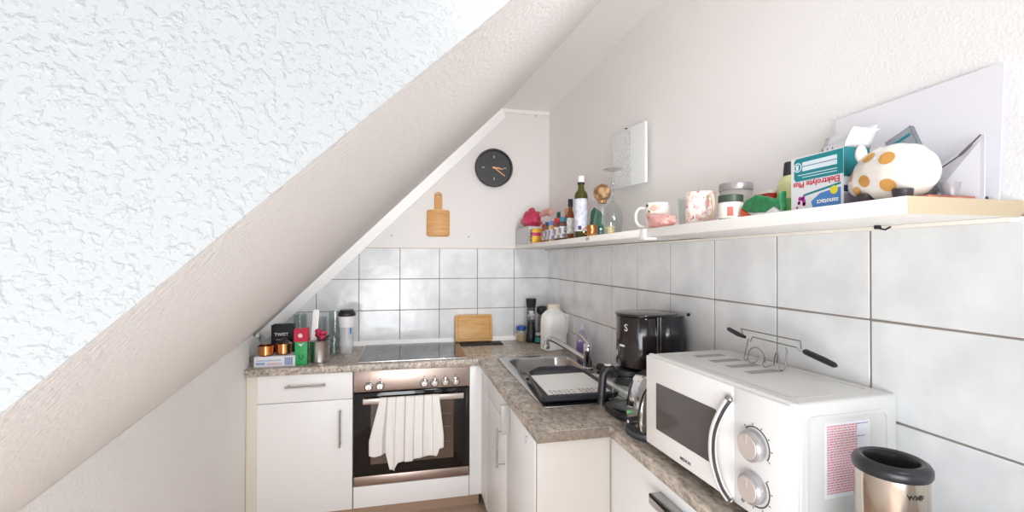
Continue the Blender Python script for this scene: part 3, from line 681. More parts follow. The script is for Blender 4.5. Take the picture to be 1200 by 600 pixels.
# wall picture
t = thing('wall_picture', 'pale unframed picture with fine grey lines hanging on the side wall above the shelf', 'picture', (-.002, -1.352, 1.745), 0)
def pic_mat():
    m = mk('pale_line_print', '#d3d6d5', .6); nt = m.node_tree; N = nt.nodes; L = nt.links; bs = N['Principled BSDF']
    tc = N.new('ShaderNodeTexCoord'); v = N.new('ShaderNodeTexVoronoi'); v.feature = 'DISTANCE_TO_EDGE'; v.inputs['Scale'].default_value = 55
    L.new(tc.outputs['Object'], v.inputs[0]); r = N.new('ShaderNodeValToRGB'); r.color_ramp.elements[0].color = hx('#c2c6c8'); r.color_ramp.elements[1].color = hx('#d9dbdb'); r.color_ramp.elements[1].position = .14
    L.new(v.outputs[0], r.inputs[0]); L.new(r.outputs[0], bs.inputs['Base Color']); return m
Mr = Matrix.Rotation(math.radians(9), 4, 'Z')
b = B(); b.box((-.034, 0, 0), (-.020, .222, .243), .001, None, Mr); b.build('panel', mk('pale_panel', '#dcdfdc', .6), t)
B().box((-.0348, .088, .004), (-.0338, .219, .239), 0, None, Mr).build('print', pic_mat(), t)
b = B(); b.hexa([(-.022, .06, .06), (-.001, .06, .06), (-.001, .06, .18), (-.022, .06, .18)], [(-.050, .205, .06), (-.001, .205, .06), (-.001, .205, .18), (-.050, .205, .18)]); b.build('spacer', GREY, t)
b = B(); b.tube([(0, .17, .262), (-.03, .17, .262)], .0025, 8, BLACKM); b.tube([(-.026, .17, .262), (-.045, .19, .243)], .0008, 5, GREY); b.build('hanger_nail', None, t)

# ------------------------------------------------------------------ shelf items, from the corner towards the room
t = thing('metal_basket', 'pale grey perforated metal basket at the corner end of the shelf', 'basket', (-.183, -.19, ZS))
b = B(); hl = []
W2, D2, H2 = .056, .15, .105
PERF = mk('pale_metal', '#c4c4c6', .35, .4)
def pan(w_, M):
    hs = []
    for i in range(int(w_/.02)):
        for j in range(4):
            hs.append(circ(-w_/2+.014+i*.02, .022+j*.02, .0045, 8))
    b.prism([(-w_/2, 0), (w_/2, 0), (w_/2, H2), (-w_/2, H2)], .0012, hs, PERF, M)
pan(2*W2, face_front(0, -D2+.0012, 0)); pan(2*W2, face_front(0, D2, 0))
b.box((-W2, -D2, 0), (-W2+.0012, D2, H2), 0, PERF); pan(2*D2, face_left(W2, 0, 0)); b.box((-W2, -D2, 0), (W2, D2, .0015), 0, PERF)
b.build('basket_body', None, t); b = B(); b.tube([(-W2, -D2, H2), (W2, -D2, H2), (W2, D2, H2), (-W2, D2, H2)], .0025, 6, closed=True); b.build('rim', PERF, t)
# crimson net bag standing in the basket
t = thing('red_bag', 'crumpled crimson bag tied off with a pink end poking out of the metal basket', 'bag', (-.183, -.215, ZS+.002))
b = B()
def blob(c, r, s3, amp, fr, seed):
    tt = bmesh.new(); bmesh.ops.create_icosphere(tt, subdivisions=4, radius=1)
    for v in tt.verts:
        d_ = v.co.normalized(); k = 1+amp*noise.noise(d_*fr+V((seed, 0, 0))); v.co = V((c[0]+d_.x*r*s3[0]*k, c[1]+d_.y*r*s3[1]*k, c[2]+d_.z*r*s3[2]*k))
    return tt
b._merge(blob((0, 0, .12), .05, (1.2, 1.8, 2.0), .32, 2.2, 1.3), None, True)
for v in b.bm.verts:
    if v.co.z < .125: v.co.x *= .72; v.co.y *= .8; v.co.z = max(v.co.z, .004)
b.build('bag_body', REDB, t)
b = B(); b.tube(smooth_path([(.03, -.05, .17), (.055, -.10, .19), (.075, -.17, .188)], 6), [.012]*4+[.02]*5+[.024]*4, 10); b.build('bag_end', PINK, t)
t = thing('seed_packet', 'small yellow packet with a magenta band in front of the metal basket', 'packet', (-.214, -.400, ZS))
b = B(); b.box((-.020, -.012, 0), (.036, .012, .088), .004); b.build('pouch', mk('packet_yellow', '#e9c93a', .5, var=(25, '#d58f2a', .15)), t)
B().box((-.0205, -.0125, .042), (.0365, .0125, .066), .003).build('band', mk('packet_magenta', '#b51d5c', .5), t)
def spice(label, x, y, r, h, lidc, labc, fill):
    t = thing('spice_jar', label, 'jar', (x, y, ZS), 0, 'spice jars on the shelf')
    b = B(); b.lathe([(0, 0), (r*.93, 0), (r, .003), (r, h*.72), (r*.82, h*.8), (r*.8, h*.82), (0, h*.82)], seg=20); b.build('jar_body', mk('spice_'+fill[1:], fill, .25), t)
    b = B(); b.lathe([(r+.0002, h*.12), (r+.0006, h*.13), (r+.0006, h*.6), (r+.0002, h*.61)], seg=20); b.build('label', mk('label_'+labc[1:], labc, .6, var=(70, '#8a8496', .06)), t)
    b = B(); b.cyl((0, 0, h*.8), r*.92, h*.2, seg=20); b.build('lid', mk('lid_'+lidc[1:], lidc, .4), t)
spice('spice jar with brick-red lid and pale label, first after the basket', -.185, -.505, .021, .105, '#b33a30', '#e6d6c8', '#b5653f')
spice('spice jar with dark blue lid and mottled label, second after the basket', -.185, -.575, .022, .112, '#2c4a7c', '#e8e2e0', '#8d6a52')
spice('spice jar with lilac lid and pale lilac label, third after the basket', -.190, -.655, .022, .110, '#7a7fc0', '#e4dcf0', '#cfae62')
spice('spice jar with bright red lid and white label, fourth after the basket', -.185, -.735, .022, .120, '#c5283a', '#efe9e6', '#7c4a3a')
spice('spice jar with teal lid, last one before the brown bottle', -.185, -.815, .020, .118, '#3b7d92', '#e9edf0', '#6b4a38')
spice('spice jar with white lid at the back, behind the lilac-lidded one', -.115, -.635, .023, .165, '#eceae6', '#d8e3d2', '#5f7a4c')
spice('spice jar with dark green lid at the back, behind the dark blue one', -.115, -.57, .023, .17, '#2f5a48', '#e3d9d0', '#9c5a3a')
spice('taller spice jar with peach lid at the back, beside the brown bottle', -.115, -.70, .022, .175, '#e0a184', '#f0e2da', '#a8442f')
def bottle(name, label, x, y, prof, gm, lab=None, capm=None, cap=None, labm=None, liquid=None):
    t = thing(name, label, 'bottle', (x, y, ZS))
    b = B(); b.lathe(prof, seg=28); b.build('bottle_body', gm, t)
    if lab: b = B(); b.lathe([(lab[0]-.0002, lab[1]), (lab[0]+.0006, lab[1]+.001), (lab[0]+.0006, lab[2]), (lab[0]-.0002, lab[2]+.001)], seg=28); b.build('label', labm, t)
    if cap: b = B(); b.lathe([(0, cap[1]), (cap[0]*.96, cap[1]), (cap[0], cap[1]+.002), (cap[0], cap[2]-.002), (cap[0]*.94, cap[2]), (0, cap[2])], seg=24); b.build('cap', capm, t)
    return t
bottle('flavour_bottle', 'small amber bottle with black cap left of the tall oil bottle', -.18, -.905, [(0, 0), (.0165, 0), (.018, .003), (.018, .115), (.014, .135), (.0095, .145), (.0095, .165), (0, .165)], mk('amber_glass', '#7a3f1c', .1, spec=.6), (.018, .03, .105), BLACKP, (.0115, .160, .198), mk('bottle_label', '#e9e6e2', .6, var=(60, '#b8b2ae', .08)))
t = bottle('oil_bottle', 'tall dark green oil bottle with white label on the shelf', -.165, -1.005, [(0, 0), (.029, 0), (.031, .004), (.031, .195), (.028, .212), (.016, .228), (.0135, .24), (.0135, .268), (0, .268)], mk('olive_glass', '#3b3a14', .08, spec=.6, var=(4, '#55511c', .2)), (.031, .035, .185), mk('white_cap', '#eceaea', .35), (.0155, .262, .292), mk('oil_label', '#e6e6ee', .6, var=(50, '#c3c4d2', .1)))
b = B(); b.lathe([(.0162, .254), (.0166, .255), (.0166, .262), (.0162, .263)]); b.build('cap_ring', BLACKM, t)
b = B(); b.grid(lambda u, v: V((math.cos(3.9+u*.5)*.0319, math.sin(3.9+u*.5)*.0319, .042+v*.018)), 4, 1); b.build('label_stamp', mk('purple_stamp', '#4a3a72', .6), t)
t = thing('tea_pouch', 'dark green foil pouch leaning behind the oil bottle', 'pouch', (-.105, -1.045, ZS))
b = B(); b.hexa([(-.022, -.042, 0), (.022, -.042, 0), (.022, .042, 0), (-.022, .042, 0)], [(-.012, -.044, .10), (.016, -.040, .105), (.016, .042, .135), (-.012, .036, .13)]); b.hexa([(-.012, -.044, .10), (.016, -.040, .105), (.016, .042, .135), (-.012, .036, .13)], [(-.001, -.038, .122), (.003, -.036, .123), (.003, .03, .148), (-.001, .028, .147)]); b.build('pouch_body', DGREEN, t)
B().box((-.0225, -.02, .03), (-.0175, .02, .075), .001, None, Matrix.Rotation(.06, 4, 'Y')).build('label', mk('pouch_label', '#2c7a63', .6), t)
t = thing('copper_mug', 'tiny shiny copper cup with handle on the shelf right of the green pouch', 'cup', (-.195, -1.205, ZS))
b = B(); b.lathe([(0, 0), (.017, 0), (.020, .004), (.022, .025), (.020, .045), (.022, .05), (.0205, .05), (.018, .044), (.019, .01), (0, .008)]); b.build('cup_body', COPPER, t)
b = B(); b.tube(smooth_path([(-.016, .012, .042), (-.028, .02, .036), (-.028, .02, .018), (-.017, .011, .012)], 5), .0028, 8); b.build('handle', COPPER, t)
t = thing('corked_carafe', 'slim glass carafe closed with a round brown cork ball', 'carafe', (-.125, -1.150, ZS))
b = B(); b.lathe([(0, 0), (.033, 0), (.036, .004), (.036, .06), (.030, .10), (.022, .135), (.020, .155), (.024, .165)]); b.build('glass_body', GLS, t)
b = B(); b.ball((0, 0, .197), .038, sc_=(1, 1, 1.02)); b.build('cork_ball', mk('mottled_cork', '#d0a87e', .5, var=(30, '#7a5a36', .09)), t)
b = B(); b.lathe([(0, .150), (.017, .150), (.019, .166), (0, .17)]); b.build('cork_neck', mk('cork_neck', '#a97c4f', .7), t)
def wineglass(label, x, y):
    t = thing('wine_glass', label, 'glass', (x, y, ZS), 0, 'upturned wine glasses')
    b = B(); b.lathe([(.034, 0), (.038, .03), (.041, .06), (.040, .09), (.030, .122), (.012, .140), (.005, .146)], seg=32); b.build('bowl', GLS2, t)
    b = B(); b.lathe([(.0055, .143), (.004, .16), (.004, .255), (.007, .268)], seg=16); b.build('stem', GLS2, t)
    b = B(); b.lathe([(.006, .266), (.025, .274), (.039, .277), (.040, .279), (.037, .280), (0, .280)], seg=32); b.build('foot', glass('foot_glass', '#e6e2e2', body=.25, bodycol='#e2dcdc'), t); return t
wineglass('wine glass standing upside down right of the corked carafe', -.125, -1.255)
tl = thing('tealight_glass', 'tiny yellowish tealight glass at the shelf edge by the wine glass', 'glass', (-.20, -1.395, ZS))
B().lathe([(0, 0), (.015, 0), (.016, .002), (.017, .03), (.0158, .03), (.015, .004), (0, .003)]).build('glass_body', glass('yellow_glass', '#f6f4e4', body=.2, bodycol='#e9e3c4'), tl)
B().cyl((0, 0, .004), .0135, .014).build('wax', mk('pale_wax', '#ece8d4', .5), tl)
def dots(name, base, cols, scale=18):
    m = mk(name, base, .25, coat=.2); nt = m.node_tree; N = nt.nodes; L = nt.links; bs = N['Principled BSDF']
    tc = N.new('ShaderNodeTexCoord'); prev = None; last = None
    for i, (c_, th, s_) in enumerate(cols):
        mp = N.new('ShaderNodeMapping'); mp.inputs['Location'].default_value = (i*3.1, i*1.7, i*.9); L.new(tc.outputs['Object'], mp.inputs[0])
        n = N.new('ShaderNodeTexNoise'); n.inputs['Scale'].default_value = s_; n.inputs['Detail'].default_value = 1; L.new(mp.outputs[0], n.inputs[0])
        g = N.new('ShaderNodeMath'); g.operation = 'GREATER_THAN'; g.inputs[1].default_value = th; L.new(n.outputs[0], g.inputs[0])
        mx = N.new('ShaderNodeMix'); mx.data_type = 'RGBA'; L.new(g.outputs[0], mx.inputs[0])
        if last: L.new(last.outputs[2], mx.inputs[6])
        else: mx.inputs[6].default_value = hx(base)
        mx.inputs[7].default_value = hx(c_); last = mx
    L.new(last.outputs[2], bs.inputs['Base Color']); return m
def mug(label, x, y, r, h, mat, hang, hm, nm='mug'):
    t = thing(nm, label, 'mug', (x, y, ZS))
    b = B(); b.lathe([(0, 0), (r*.92, 0), (r, .004), (r, h-.001), (r-.0015, h), (r-.003, h-.001), (r-.0035, .006), (0, .005)], seg=40); b.build('mug_body', mat, t)
    ca, sa = math.cos(hang), math.sin(hang); P_ = [(r-.002, h*.82), (r+.018, h*.84), (r+.030, h*.66), (r+.030, h*.38), (r+.016, h*.18), (r-.002, h*.18)]
    b = B(); b.tube(smooth_path([(ca*q, sa*q, z) for q, z in P_], 6), .0048, 10); b.build('handle', hm, t); return t
mug('white mug with teddy-like spots and its handle to the left', -.145, -1.632, .038, .092, dots('spotted_mug', '#f1ece6', [('#d9b9a8', .56, 26), ('#4a3f3c', .68, 34)]), 2.55, CERAM)
t = thing('pink_pouch', 'dusty pink fabric pouch lying in front of the spotted mug', 'pouch', (-.205, -1.755, ZS))
b = B(); tt = blob((0, 0, .021), .03, (.95, 2.2, .72), .22, 2.2, 5)
for v in tt.verts: v.co.z = max(v.co.z, 0); v.co.z += max(0, .012*(v.co.y/.06))*(1 if v.co.z > .01 else 0)
b._merge(tt, None, True); b.build('pouch_body', PINK, t)
b = B(); b.tube(smooth_path([(-.012, -.06, .03), (-.014, 0, .037), (-.012, .06, .04)], 6), .0018, 6); b.build('zip', mk('rose_zip', '#b56f70', .6), t)
o = B().lathe([(0, 0), (.026, 0), (.027, .003), (.031, .10), (.0295, .10), (.026, .006), (0, .005)]).build('drinking_glass', GLS2, None, (-.085, -1.715, ZS)); tag(o, 'clear drinking glass on the shelf left of the pink patterned cup', 'glass')
mug('pink patterned cup with a beige handle turned to the room', -.150, -1.868, .040, .094, dots('rosy_cup', '#f0e2da', [('#e6bcb6', .50, 70), ('#8c5b55', .68, 90), ('#f6ece6', .58, 50)]), -1.72, mk('beige_handle', '#dccdb6', .35), 'patterned_cup')
t = thing('storage_jar', 'wide glass storage jar with grey lid behind the white tin', 'jar', (-.085, -1.930, ZS))
b = B(); b.lathe([(0, 0), (.038, 0), (.041, .004), (.041, .088), (.037, .094)]); b.build('glass_body', glass('jar_glass2', '#e8e6e6', body=.4, bodycol='#d9d4d2'), t)
b = B(); b.lathe([(0, .092), (.042, .092), (.0425, .094), (.0425, .108), (.041, .111), (0, .112)]); b.build('lid', mk('grey_lid', '#a9a4a6', .35, .5), t)
t = thing('label_tin', 'small white tin with dark green lid band and red emblem', 'tin', (-.185, -2.035, ZS))
b = B(); b.cyl((0, 0, 0), .0275, .044); b.build('tin_body', mk('tin_white', '#efe9e0', .45), t)
b = B(); b.cyl((0, 0, .0442), .0285, .018); b.build('lid', mk('tin_green', '#39463a', .4), t)
b = B(); b.grid(lambda u, v: V((math.cos(3.75+u*.5)*.0279, math.sin(3.75+u*.5)*.0279, .010+v*.022)), 4, 1); b.build('emblem', mk('tin_red', '#c06a5f', .6), t)
b = B(); b.lathe([(.0276, .001), (.0280, .001), (.0280, .005), (.0276, .005)]); b.build('base_band', mk('tin_green', '#39463a', .4), t)
# fish-shaped green pouch
t = thing('fish_pouch', 'green fish-shaped pouch with white belly and orange head lying on the shelf', 'pouch', (-.180, -2.135, ZS), 0)
b = B()
fo = [(-.062, .028), (-.045, .044), (-.015, .052), (.018, .042), (.038, .034), (.056, .050), (.054, .030), (.058, .010), (.036, .020), (.012, .010), (-.02, .012), (-.045, .016)]
b.prism([(x, y) for x, y in fo], .018, M=face_left(.009, 0, 0), bev=.004); b.build('fish_body', mk('fish_green', '#2f8f55', .5, var=(60, '#1d6b40', .15)), t)
b = B(); b.prism([(-.046, .0165), (-.02, .0125), (.012, .0105), (.036, .0205), (.05, .012), (.05, 0), (-.02, 0)], .016, M=face_left(.008, 0, 0), bev=.003); b.build('belly', mk('fish_white', '#e3e2e0', .6, var=(40, '#b9babd', .15)), t)
b = B(); b.prism([(-.064, .027), (-.046, .0155), (-.021, 0), (-.064, 0)], .016, M=face_left(.008, 0, 0), bev=.003); b.build('head', mk('fish_orange', '#d4572f', .5), t)
t = thing('matchbox', 'small red and white box standing behind the green fish pouch', 'box', (-.110, -2.068, ZS))
B().box((-.015, -.022, 0), (.015, .022, .07), .001).build('carton', mk('off_white_card', '#e8e3dd', .6), t)
B().box((-.0156, -.0226, .045), (.0156, .0226, .063), 0).build('red_band', mk('match_red', '#c0392e', .5), t)
B().box((-.0160, -.012, .049), (-.0155, .012, .060), 0).build('black_patch', BLACKM, t)
t = thing('sauce_bottle', 'pale yellow-green squeeze bottle with black cap beside the supplement box', 'bottle', (-.095, -2.118, ZS))
b = B(); b.lathe([(0, 0), (.93, 0), (1, .004), (1, .07), (.9, .088), (.5, .098), (.42, .102), (0, .102)], sx=.020, sy=.026, pw=2.6); b.build('bottle_body', mk('lime_plastic', '#d9dba2', .35), t)
b = B(); b.lathe([(0, .1), (.012, .1), (.0125, .103), (.0105, .128), (.008, .131), (0, .132)]); b.build('cap', BLACKP, t)
B().lathe([(.93, .015), (1.02, .016), (1.02, .045), (.93, .046)], sx=.020, sy=.026, pw=2.6).build('label', mk('green_label', '#74b469', .5), t)
# supplement box
t = thing('supplement_box', 'open teal and white supplement carton standing upside down with raised flaps', 'box', (-.150, -2.268, ZS))
BW, BD, BH = .058, .030, .112
b = B(); CARD = mk('white_card', '#dfe1e4', .55)
for q in ([(-BD, -BW, 0), (-BD+.001, BW, BH)], [(BD-.001, -BW, 0), (BD, BW, BH)], [(-BD+.001, -BW, 0), (BD-.001, -BW+.001, BH)], [(-BD+.001, BW-.001, 0), (BD-.001, BW, BH)], [(-BD, -BW, 0), (BD, BW, .001)]): b.box(*q)
bx_ = b.build('carton', CARD, t)
ML = lambda x, z, e_=.0002: face_left(-BD-e_, 0, 0) @ Matrix.Translation((x, z, 0))
def pr(name, pl, mat, e_=.0002): return B().prism(pl, .0003, M=face_left(-BD-e_, 0, 0)).build(name, mat, bx_)
pr('teal_field', [(-.046, .064), (.058, .064), (.058, .110), (-.046, .110), (-.050, .104), (-.050, .070)], TEAL)
pr('white_band', [(-.030, .083), (.046, .083), (.046, .101), (-.030, .101)], mk('pale_blue_print', '#d7e6ee', .5), .0006)
pr('band_line', [(-.030, .0915), (.046, .0915), (.046, .0930), (-.030, .0930)], mk('mauve_print', '#7b6f92', .5), .0009)
pr('fine_print', [(-.040, .075), (.046, .075), (.046, .0765), (-.040, .0765)], mk('pale_blue_print', '#d7e6ee', .5), .0006)
pr('fine_print', [(-.030, .0700), (.046, .0700), (.046, .0713), (-.030, .0713)], mk('pale_blue_print', '#d7e6ee', .5), .0006)
B().prism(circ(-.041, .092, .0095, 20), .0003, [circ(-.041, .092, .0075, 20)], M=face_left(-BD-.0009, 0, 0)).build('badge_ring', mk('pale_blue_print', '#d7e6ee', .5), bx_)
pr('badge_glass', [(-.044, .086), (-.039, .086), (-.038, .097), (-.045, .097)], mk('pale_blue_print', '#d7e6ee', .5), .0012)
pr('blue_field', [(-.006, .006), (.053, .006), (.053, .040), (.010, .034), (-.010, .020)], BLUEP)
pr('teal_stripe', [(-.028, .032), (.053, .045), (.053, .049), (-.028, .036)], TEAL)
B().prism(circ(.040, .036, .008, 18), .0003, M=face_left(-BD-.0009, 0, 0)).build('lemon_print', YELP, bx_)
for k in range(9):
    B().prism(circ(-.036+random.uniform(-.009, .011), .018+random.uniform(-.010, .012), random.uniform(.002, .0045), 10), .0003, M=face_left(-BD-.0004, 0, 0)).build('berry_print', MAGP, bx_)
R180 = Matrix.Rotation(PI, 4, 'Z')
text('lettering', 'Elektrolyte Plus', .0165, ML(.000, .0565, .0008) @ R180, REDP, bx_, .0002)
text('lettering', 'sanotact', .0135, ML(.026, .017, .0010) @ R180, mk('print_white', '#ffffff', .5), bx_, .0002)
B().box((-BD+.0005, -BW-.0008, .058), (BD-.0005, -BW-.0002, BH)).build('side_print', TEALD, bx_)
B().box((-BD+.0005, -BW-.0008, .030), (BD-.0005, -BW-.0002, .042)).build('side_band', mk('navy_print', '#2b3d66', .5), bx_)
B().box((-BD+.0005, -BW-.0008, .001), (BD-.0005, -BW-.0002, .028)).build('side_foot', mk('mauve_grey_print', '#9a94a6', .5), bx_)
b = B(); fl = [[(-BD, -BW, BH), (-BD, BW, BH), (-BD+.012, BW-.002, BH+.0), (-BD+.012, -BW+.002, BH+.0)]]
b.grid(lambda u, v: V((BD-.001+v*.02, -BW+u*2*BW, BH+v*(.034+.012*(1-u))+.004*math.sin(u*6)*v)), 8, 4)
b.grid(lambda u, v: V((-BD+u*2*BD, -BW-.002-v*.018, BH+v*.030+.004*math.sin(v*3))), 6, 6)
b.grid(lambda u, v: V((BD+.018+.006*v, -BW+(.25+u*.75)*2*BW-.004, BH+.030+v*.018)), 6, 3)
o = b.build('flap', CARD, t); md = o.modifiers.new('thickness', 'SOLIDIFY'); md.thickness = .0007
b = B()
for k in range(3): b.box((BD+.004, .045-k*.011, BH+.006), (BD+.0045, .042-k*.011, BH+.022), 0)
b.build('flap_print', GREY, t)
# pig money box
t = thing('piggy_bank', 'white ceramic piggy bank with golden spots on the shelf', 'piggy bank', (-.160, -2.395, ZS))
b = B()
def pig_r(s_):      # s along the body, 0 snout .. 1 tail
    pts = [(0, .0), (.02, .016), (.06, .022), (.13, .030), (.22, .040), (.40, .0475), (.62, .0485), (.80, .042), (.92, .027), (.98, .012), (1, 0)]
    for (a, r0), (c_, r1) in zip(pts, pts[1:]):
        if s_ <= c_: q = (s_-a)/(c_-a); return r0+(r1-r0)*q
    return 0
Lp = .138
def pigpt(s_, a):
    r = pig_r(s_); zc = .047+.004*math.sin(s_*PI)-.010*max(0, .3-s_)/.3
    return V((math.cos(a)*r*.92, .068-s_*Lp, zc+math.sin(a)*r*.98))
S_ = [0, .02, .06, .10, .13, .17, .22, .3, .4, .5, .62, .72, .80, .87, .92, .96, .98, 1]
tt = bmesh.new(); rings = [[tt.verts.new(pigpt(s_, 2*PI*k/28)) for k in range(28)] for s_ in S_[1:-1]]
for a, c_ in zip(rings, rings[1:]):
    for k in range(28): tt.faces.new((a[k], a[(k+1) % 28], c_[(k+1) % 28], c_[k]))
tt.faces.new(rings[0]); tt.faces.new(rings[-1][::-1]); bmesh.ops.recalc_face_normals(tt, faces=tt.faces)
bmesh.ops.subdivide_edges(tt, edges=tt.edges[:], cuts=1, use_grid_fill=True, smooth=.6)
b._merge(tt, None, True); pg = b.build('pig_body', CERAM, t)
for sx in (-1, 1):
    b = B(); b.ball((sx*.022, .034, .090), .013, sc_=(.8, .6, 1.2), M=None); b.build('ear', CERAM, t)
for x, y in ((-.022, .026), (.022, .026), (-.024, -.036), (.024, -.036)):
    b = B(); b.lathe([(0, 0), (.011, 0), (.012, .002), (.014, .018)], c=(x, y, 0)); b.build('foot', mk('dark_foot', '#3a3236', .4), t)
def spot(s_, ang, r):
    b = B(); c_ = pigpt(s_, ang); n1 = (pigpt(s_+.03, ang)-pigpt(s_-.03, ang)).normalized(); n2 = (pigpt(s_, ang+.1)-pigpt(s_, ang-.1)).normalized(); nn = n1.cross(n2); nn.normalize()
    ctr = V((0, c_.y, .047))
    if nn.dot(c_-ctr) < 0: nn = -nn
    def surf(u, v):
        rr_ = u*r; a = v*2*PI; ds = rr_*math.cos(a)/Lp; da = rr_*math.sin(a)/max(.02, pig_r(s_)); q = pigpt(s_+ds, ang+da); d_ = (q-V((0, q.y, .047))).normalized(); return q+d_*.0012
    b.grid(surf, 4, 22); b.build('gold_spot', GOLD, pg)
for s_, a, r in ((.42, 2.52, .0105), (.66, 2.70, .0115), (.40, 3.42, .0105), (.66, 3.70, .0115), (.17, 2.95, .0075), (.24, 3.75, .0085), (.45, 1.0, .012), (.70, .4, .011)):
    if r: spot(s_, a, r)
# papers, phone case, cable, cup, pen at the near end
def sheet(name, q, mat, label, th=.0012, cat='paper'):
    q = [V(p) for p in q]; n = (q[1]-q[0]).cross(q[2]-q[0]).normalized()*th
    b = B(); b.hexa([tuple(p) for p in q], [tuple(p+n) for p in q]); o = b.build(name, mat); tag(o, label, cat); return o
sheet('paper_sheet', [(-.013, -2.462, 1.760), (-.013, -2.165, 1.752), (-.050, -2.185, ZS+.0005), (-.050, -2.476, ZS+.0005)], PAPER, 'large blank sheet of paper leaning on the wall behind the piggy bank', .0012)
sheet('paper_sheet', [(-.056, -2.462, 1.640), (-.058, -2.395, 1.598), (-.086, -2.398, ZS+.0005), (-.078, -2.474, ZS+.0005)], mk('second_paper', '#e6e4ea', .8), 'smaller sheet of paper leaning in front of the large one, under the cable', .0012)
t = thing('blister_case', 'tilted clear flat plastic case with teal edge behind the piggy bank', 'case', (-.092, -2.402, ZS))
Mt = Matrix.Translation((0, 0, .0095)) @ Matrix.Rotation(-.42, 4, 'X') @ Matrix.Rotation(.10, 4, 'Y')
b = B(); b.box((-.004, -.024, 0), (.004, .024, .138), .001, None, Mt); b.build('case_body', glass('case_clear', '#dcdfe2', body=.45, bodycol='#b9bec4'), t)
B().box((-.0048, -.020, .120), (-.0041, .022, .125), 0, None, Mt).build('teal_edge', TEAL, t)
B().box((-.005, -.0248, .0), (.005, -.0238, .138), 0, None, Mt).build('dark_side', mk('case_side', '#6c7278', .4), t)
o = B().tube(smooth_path([(-.068, -2.395, 1.588), (-.072, -2.415, 1.597), (-.069, -2.437, 1.612), (-.0645, -2.452, 1.630), (-.0615, -2.459, 1.639)], 6), [.0012]*12+[.0021]*5+[.0013]*8, 6).build('cable', mk('dark_cable', '#5a5258', .5)); tag(o, 'thin dark cable running along the top of the smaller paper', 'cable')
o = B().lathe([(0, 0), (.0105, 0), (.011, .002), (.0125, .022), (.0117, .022), (.010, .003), (0, .0025)]).build('plastic_cup', glass('cup_clear', '#e6e4e6', body=.3, bodycol='#d9d4d6'), None, (-.112, -2.450, ZS+.0066)); tag(o, 'tiny clear plastic cup standing on the brown pen', 'cup')
t = thing('pen', 'reddish brown pen with black end lying at the near end of the shelf', 'pen', (-.115, -2.452, ZS))
b = B(); b.box((-.060, -.010, 0), (.038, .010, .0062), .0015); b.build('barrel', mk('pen_brown', '#9c5648', .5, var=(40, '#c07a62', .15)), t)
b = B(); b.box((.0385, -.010, 0), (.066, .010, .0068), .0015); b.build('end', BLACKP, t)

# ------------------------------------------------------------------ coffee maker
t = thing('coffee_maker', 'tall glossy black filter coffee maker between the sink and the microwave', 'coffee maker', (-.145, -1.532, ZW))
b = B(); b.prism(rrect(-.120, .118, -.088, .088, .05, 6), .022, (), BLACKP, bev=.003); b.build('base', None, t)
b = B(); b.lathe([(0, .022), (.060, .022), (.062, .026), (0, .027)], c=(-.050, 0, 0)); b.build('hot_plate', mk('hot_plate', '#3a3a3d', .3, .6), t)
b = B(); b.prism(rrect(.030, .118, -.088, .088, .03, 5), .150, (), BLACKG, Matrix.Translation((0, 0, .022))); b.build('column', None, t)
b = B(); b.prism(rrect(-.088, .118, -.088, .088, .084, 10), .172, (), mk('dark_brown_gloss', '#1d1315', .14, coat=.3), Matrix.Translation((0, 0, .170)), bev=.004); hd = b.build('filter_housing', None, t)
for p in hd.data.polygons: p.use_smooth = True
try: hd.data.set_sharp_from_angle(angle=.6)
except Exception: pass
b = B(); b.prism(rrect(.020, .124, -.096, .096, .045, 8), .196, (), mk('smoky_tank', '#26262c', .12, coat=.3), Matrix.Translation((0, 0, .152)), bev=.003); b.build('water_tank', None, t)
b = B(); b.prism(rrect(-.091, .126, -.092, .094, .086, 10), .010, (), BLACKG, Matrix.Translation((0, 0, .3425)), bev=.004); b.build('lid', None, t)
for y in (-.0975,): B().box((.012, y, .17), (.016, y+.004, .345)).build('chrome_strip', CHROME, t)
B().box((.004, -.0945, .17), (.007, -.0905, .345)).build('chrome_strip', CHROME, t)
B().ball((.12, -.095, .352), .006).build('lid_hinge', BLACKM, t)
text('lettering', 'S', .034, Matrix.Translation((-.004, -.004, .305)) @ Matrix.Rotation(math.radians(-66), 4, 'Z') @ face_front(0, -.0848, 0), mk('silver_print', '#c9c4c2', .4), hd, .0004)
B().box((-.012, -.0862, .240), (.012, -.0840, .246), 0, None, Matrix.Translation((-.004, -.004, 0)) @ Matrix.Rotation(math.radians(-78), 4, 'Z')).build('print_mark', mk('white_print', '#e9e5e2', .5), hd)
# carafe
t = thing('coffee_carafe', 'glass coffee carafe with black handle and lid under the filter of the coffee maker', 'carafe', (-.195, -1.535, ZW+.0275))
b = B(); b.lathe([(0, .0005), (.048, .0005), (.056, .008), (.060, .04), (.056, .08), (.045, .105), (.044, .112)]); b.build('glass_body', GLS2, t)
b = B(); b.lathe([(.0565, .082), (.058, .083), (.048, .106), (.0455, .106)]); b.build('collar', BLACKP, t)
b = B(); b.lathe([(0, .112), (.050, .112), (.053, .116), (.050, .130), (.030, .138), (0, .139)]); b.build('lid', BLACKP, t)
ha = math.radians(178)
hx_, hy_ = math.cos(ha), math.sin(ha)
b = B(); hp = [(.046, .108), (.064, .128), (.084, .130), (.097, .112), (.101, .075), (.104, .035), (.105, .012)]
b.tube(smooth_path([(hx_*q, hy_*q, z) for q, z in hp], 6), [.011]*6+[.015]*12+[.014]*12+[.0125]*7, 12); h_ = b.build('handle', BLACKP, t)
B().lathe([(0, .0), (.013, .0), (.011, .003), (0, .004)], c=(hx_*.080, hy_*.080, .1455)).build('thumb_button', mk('pink_white', '#e6dcdc', .4), h_)
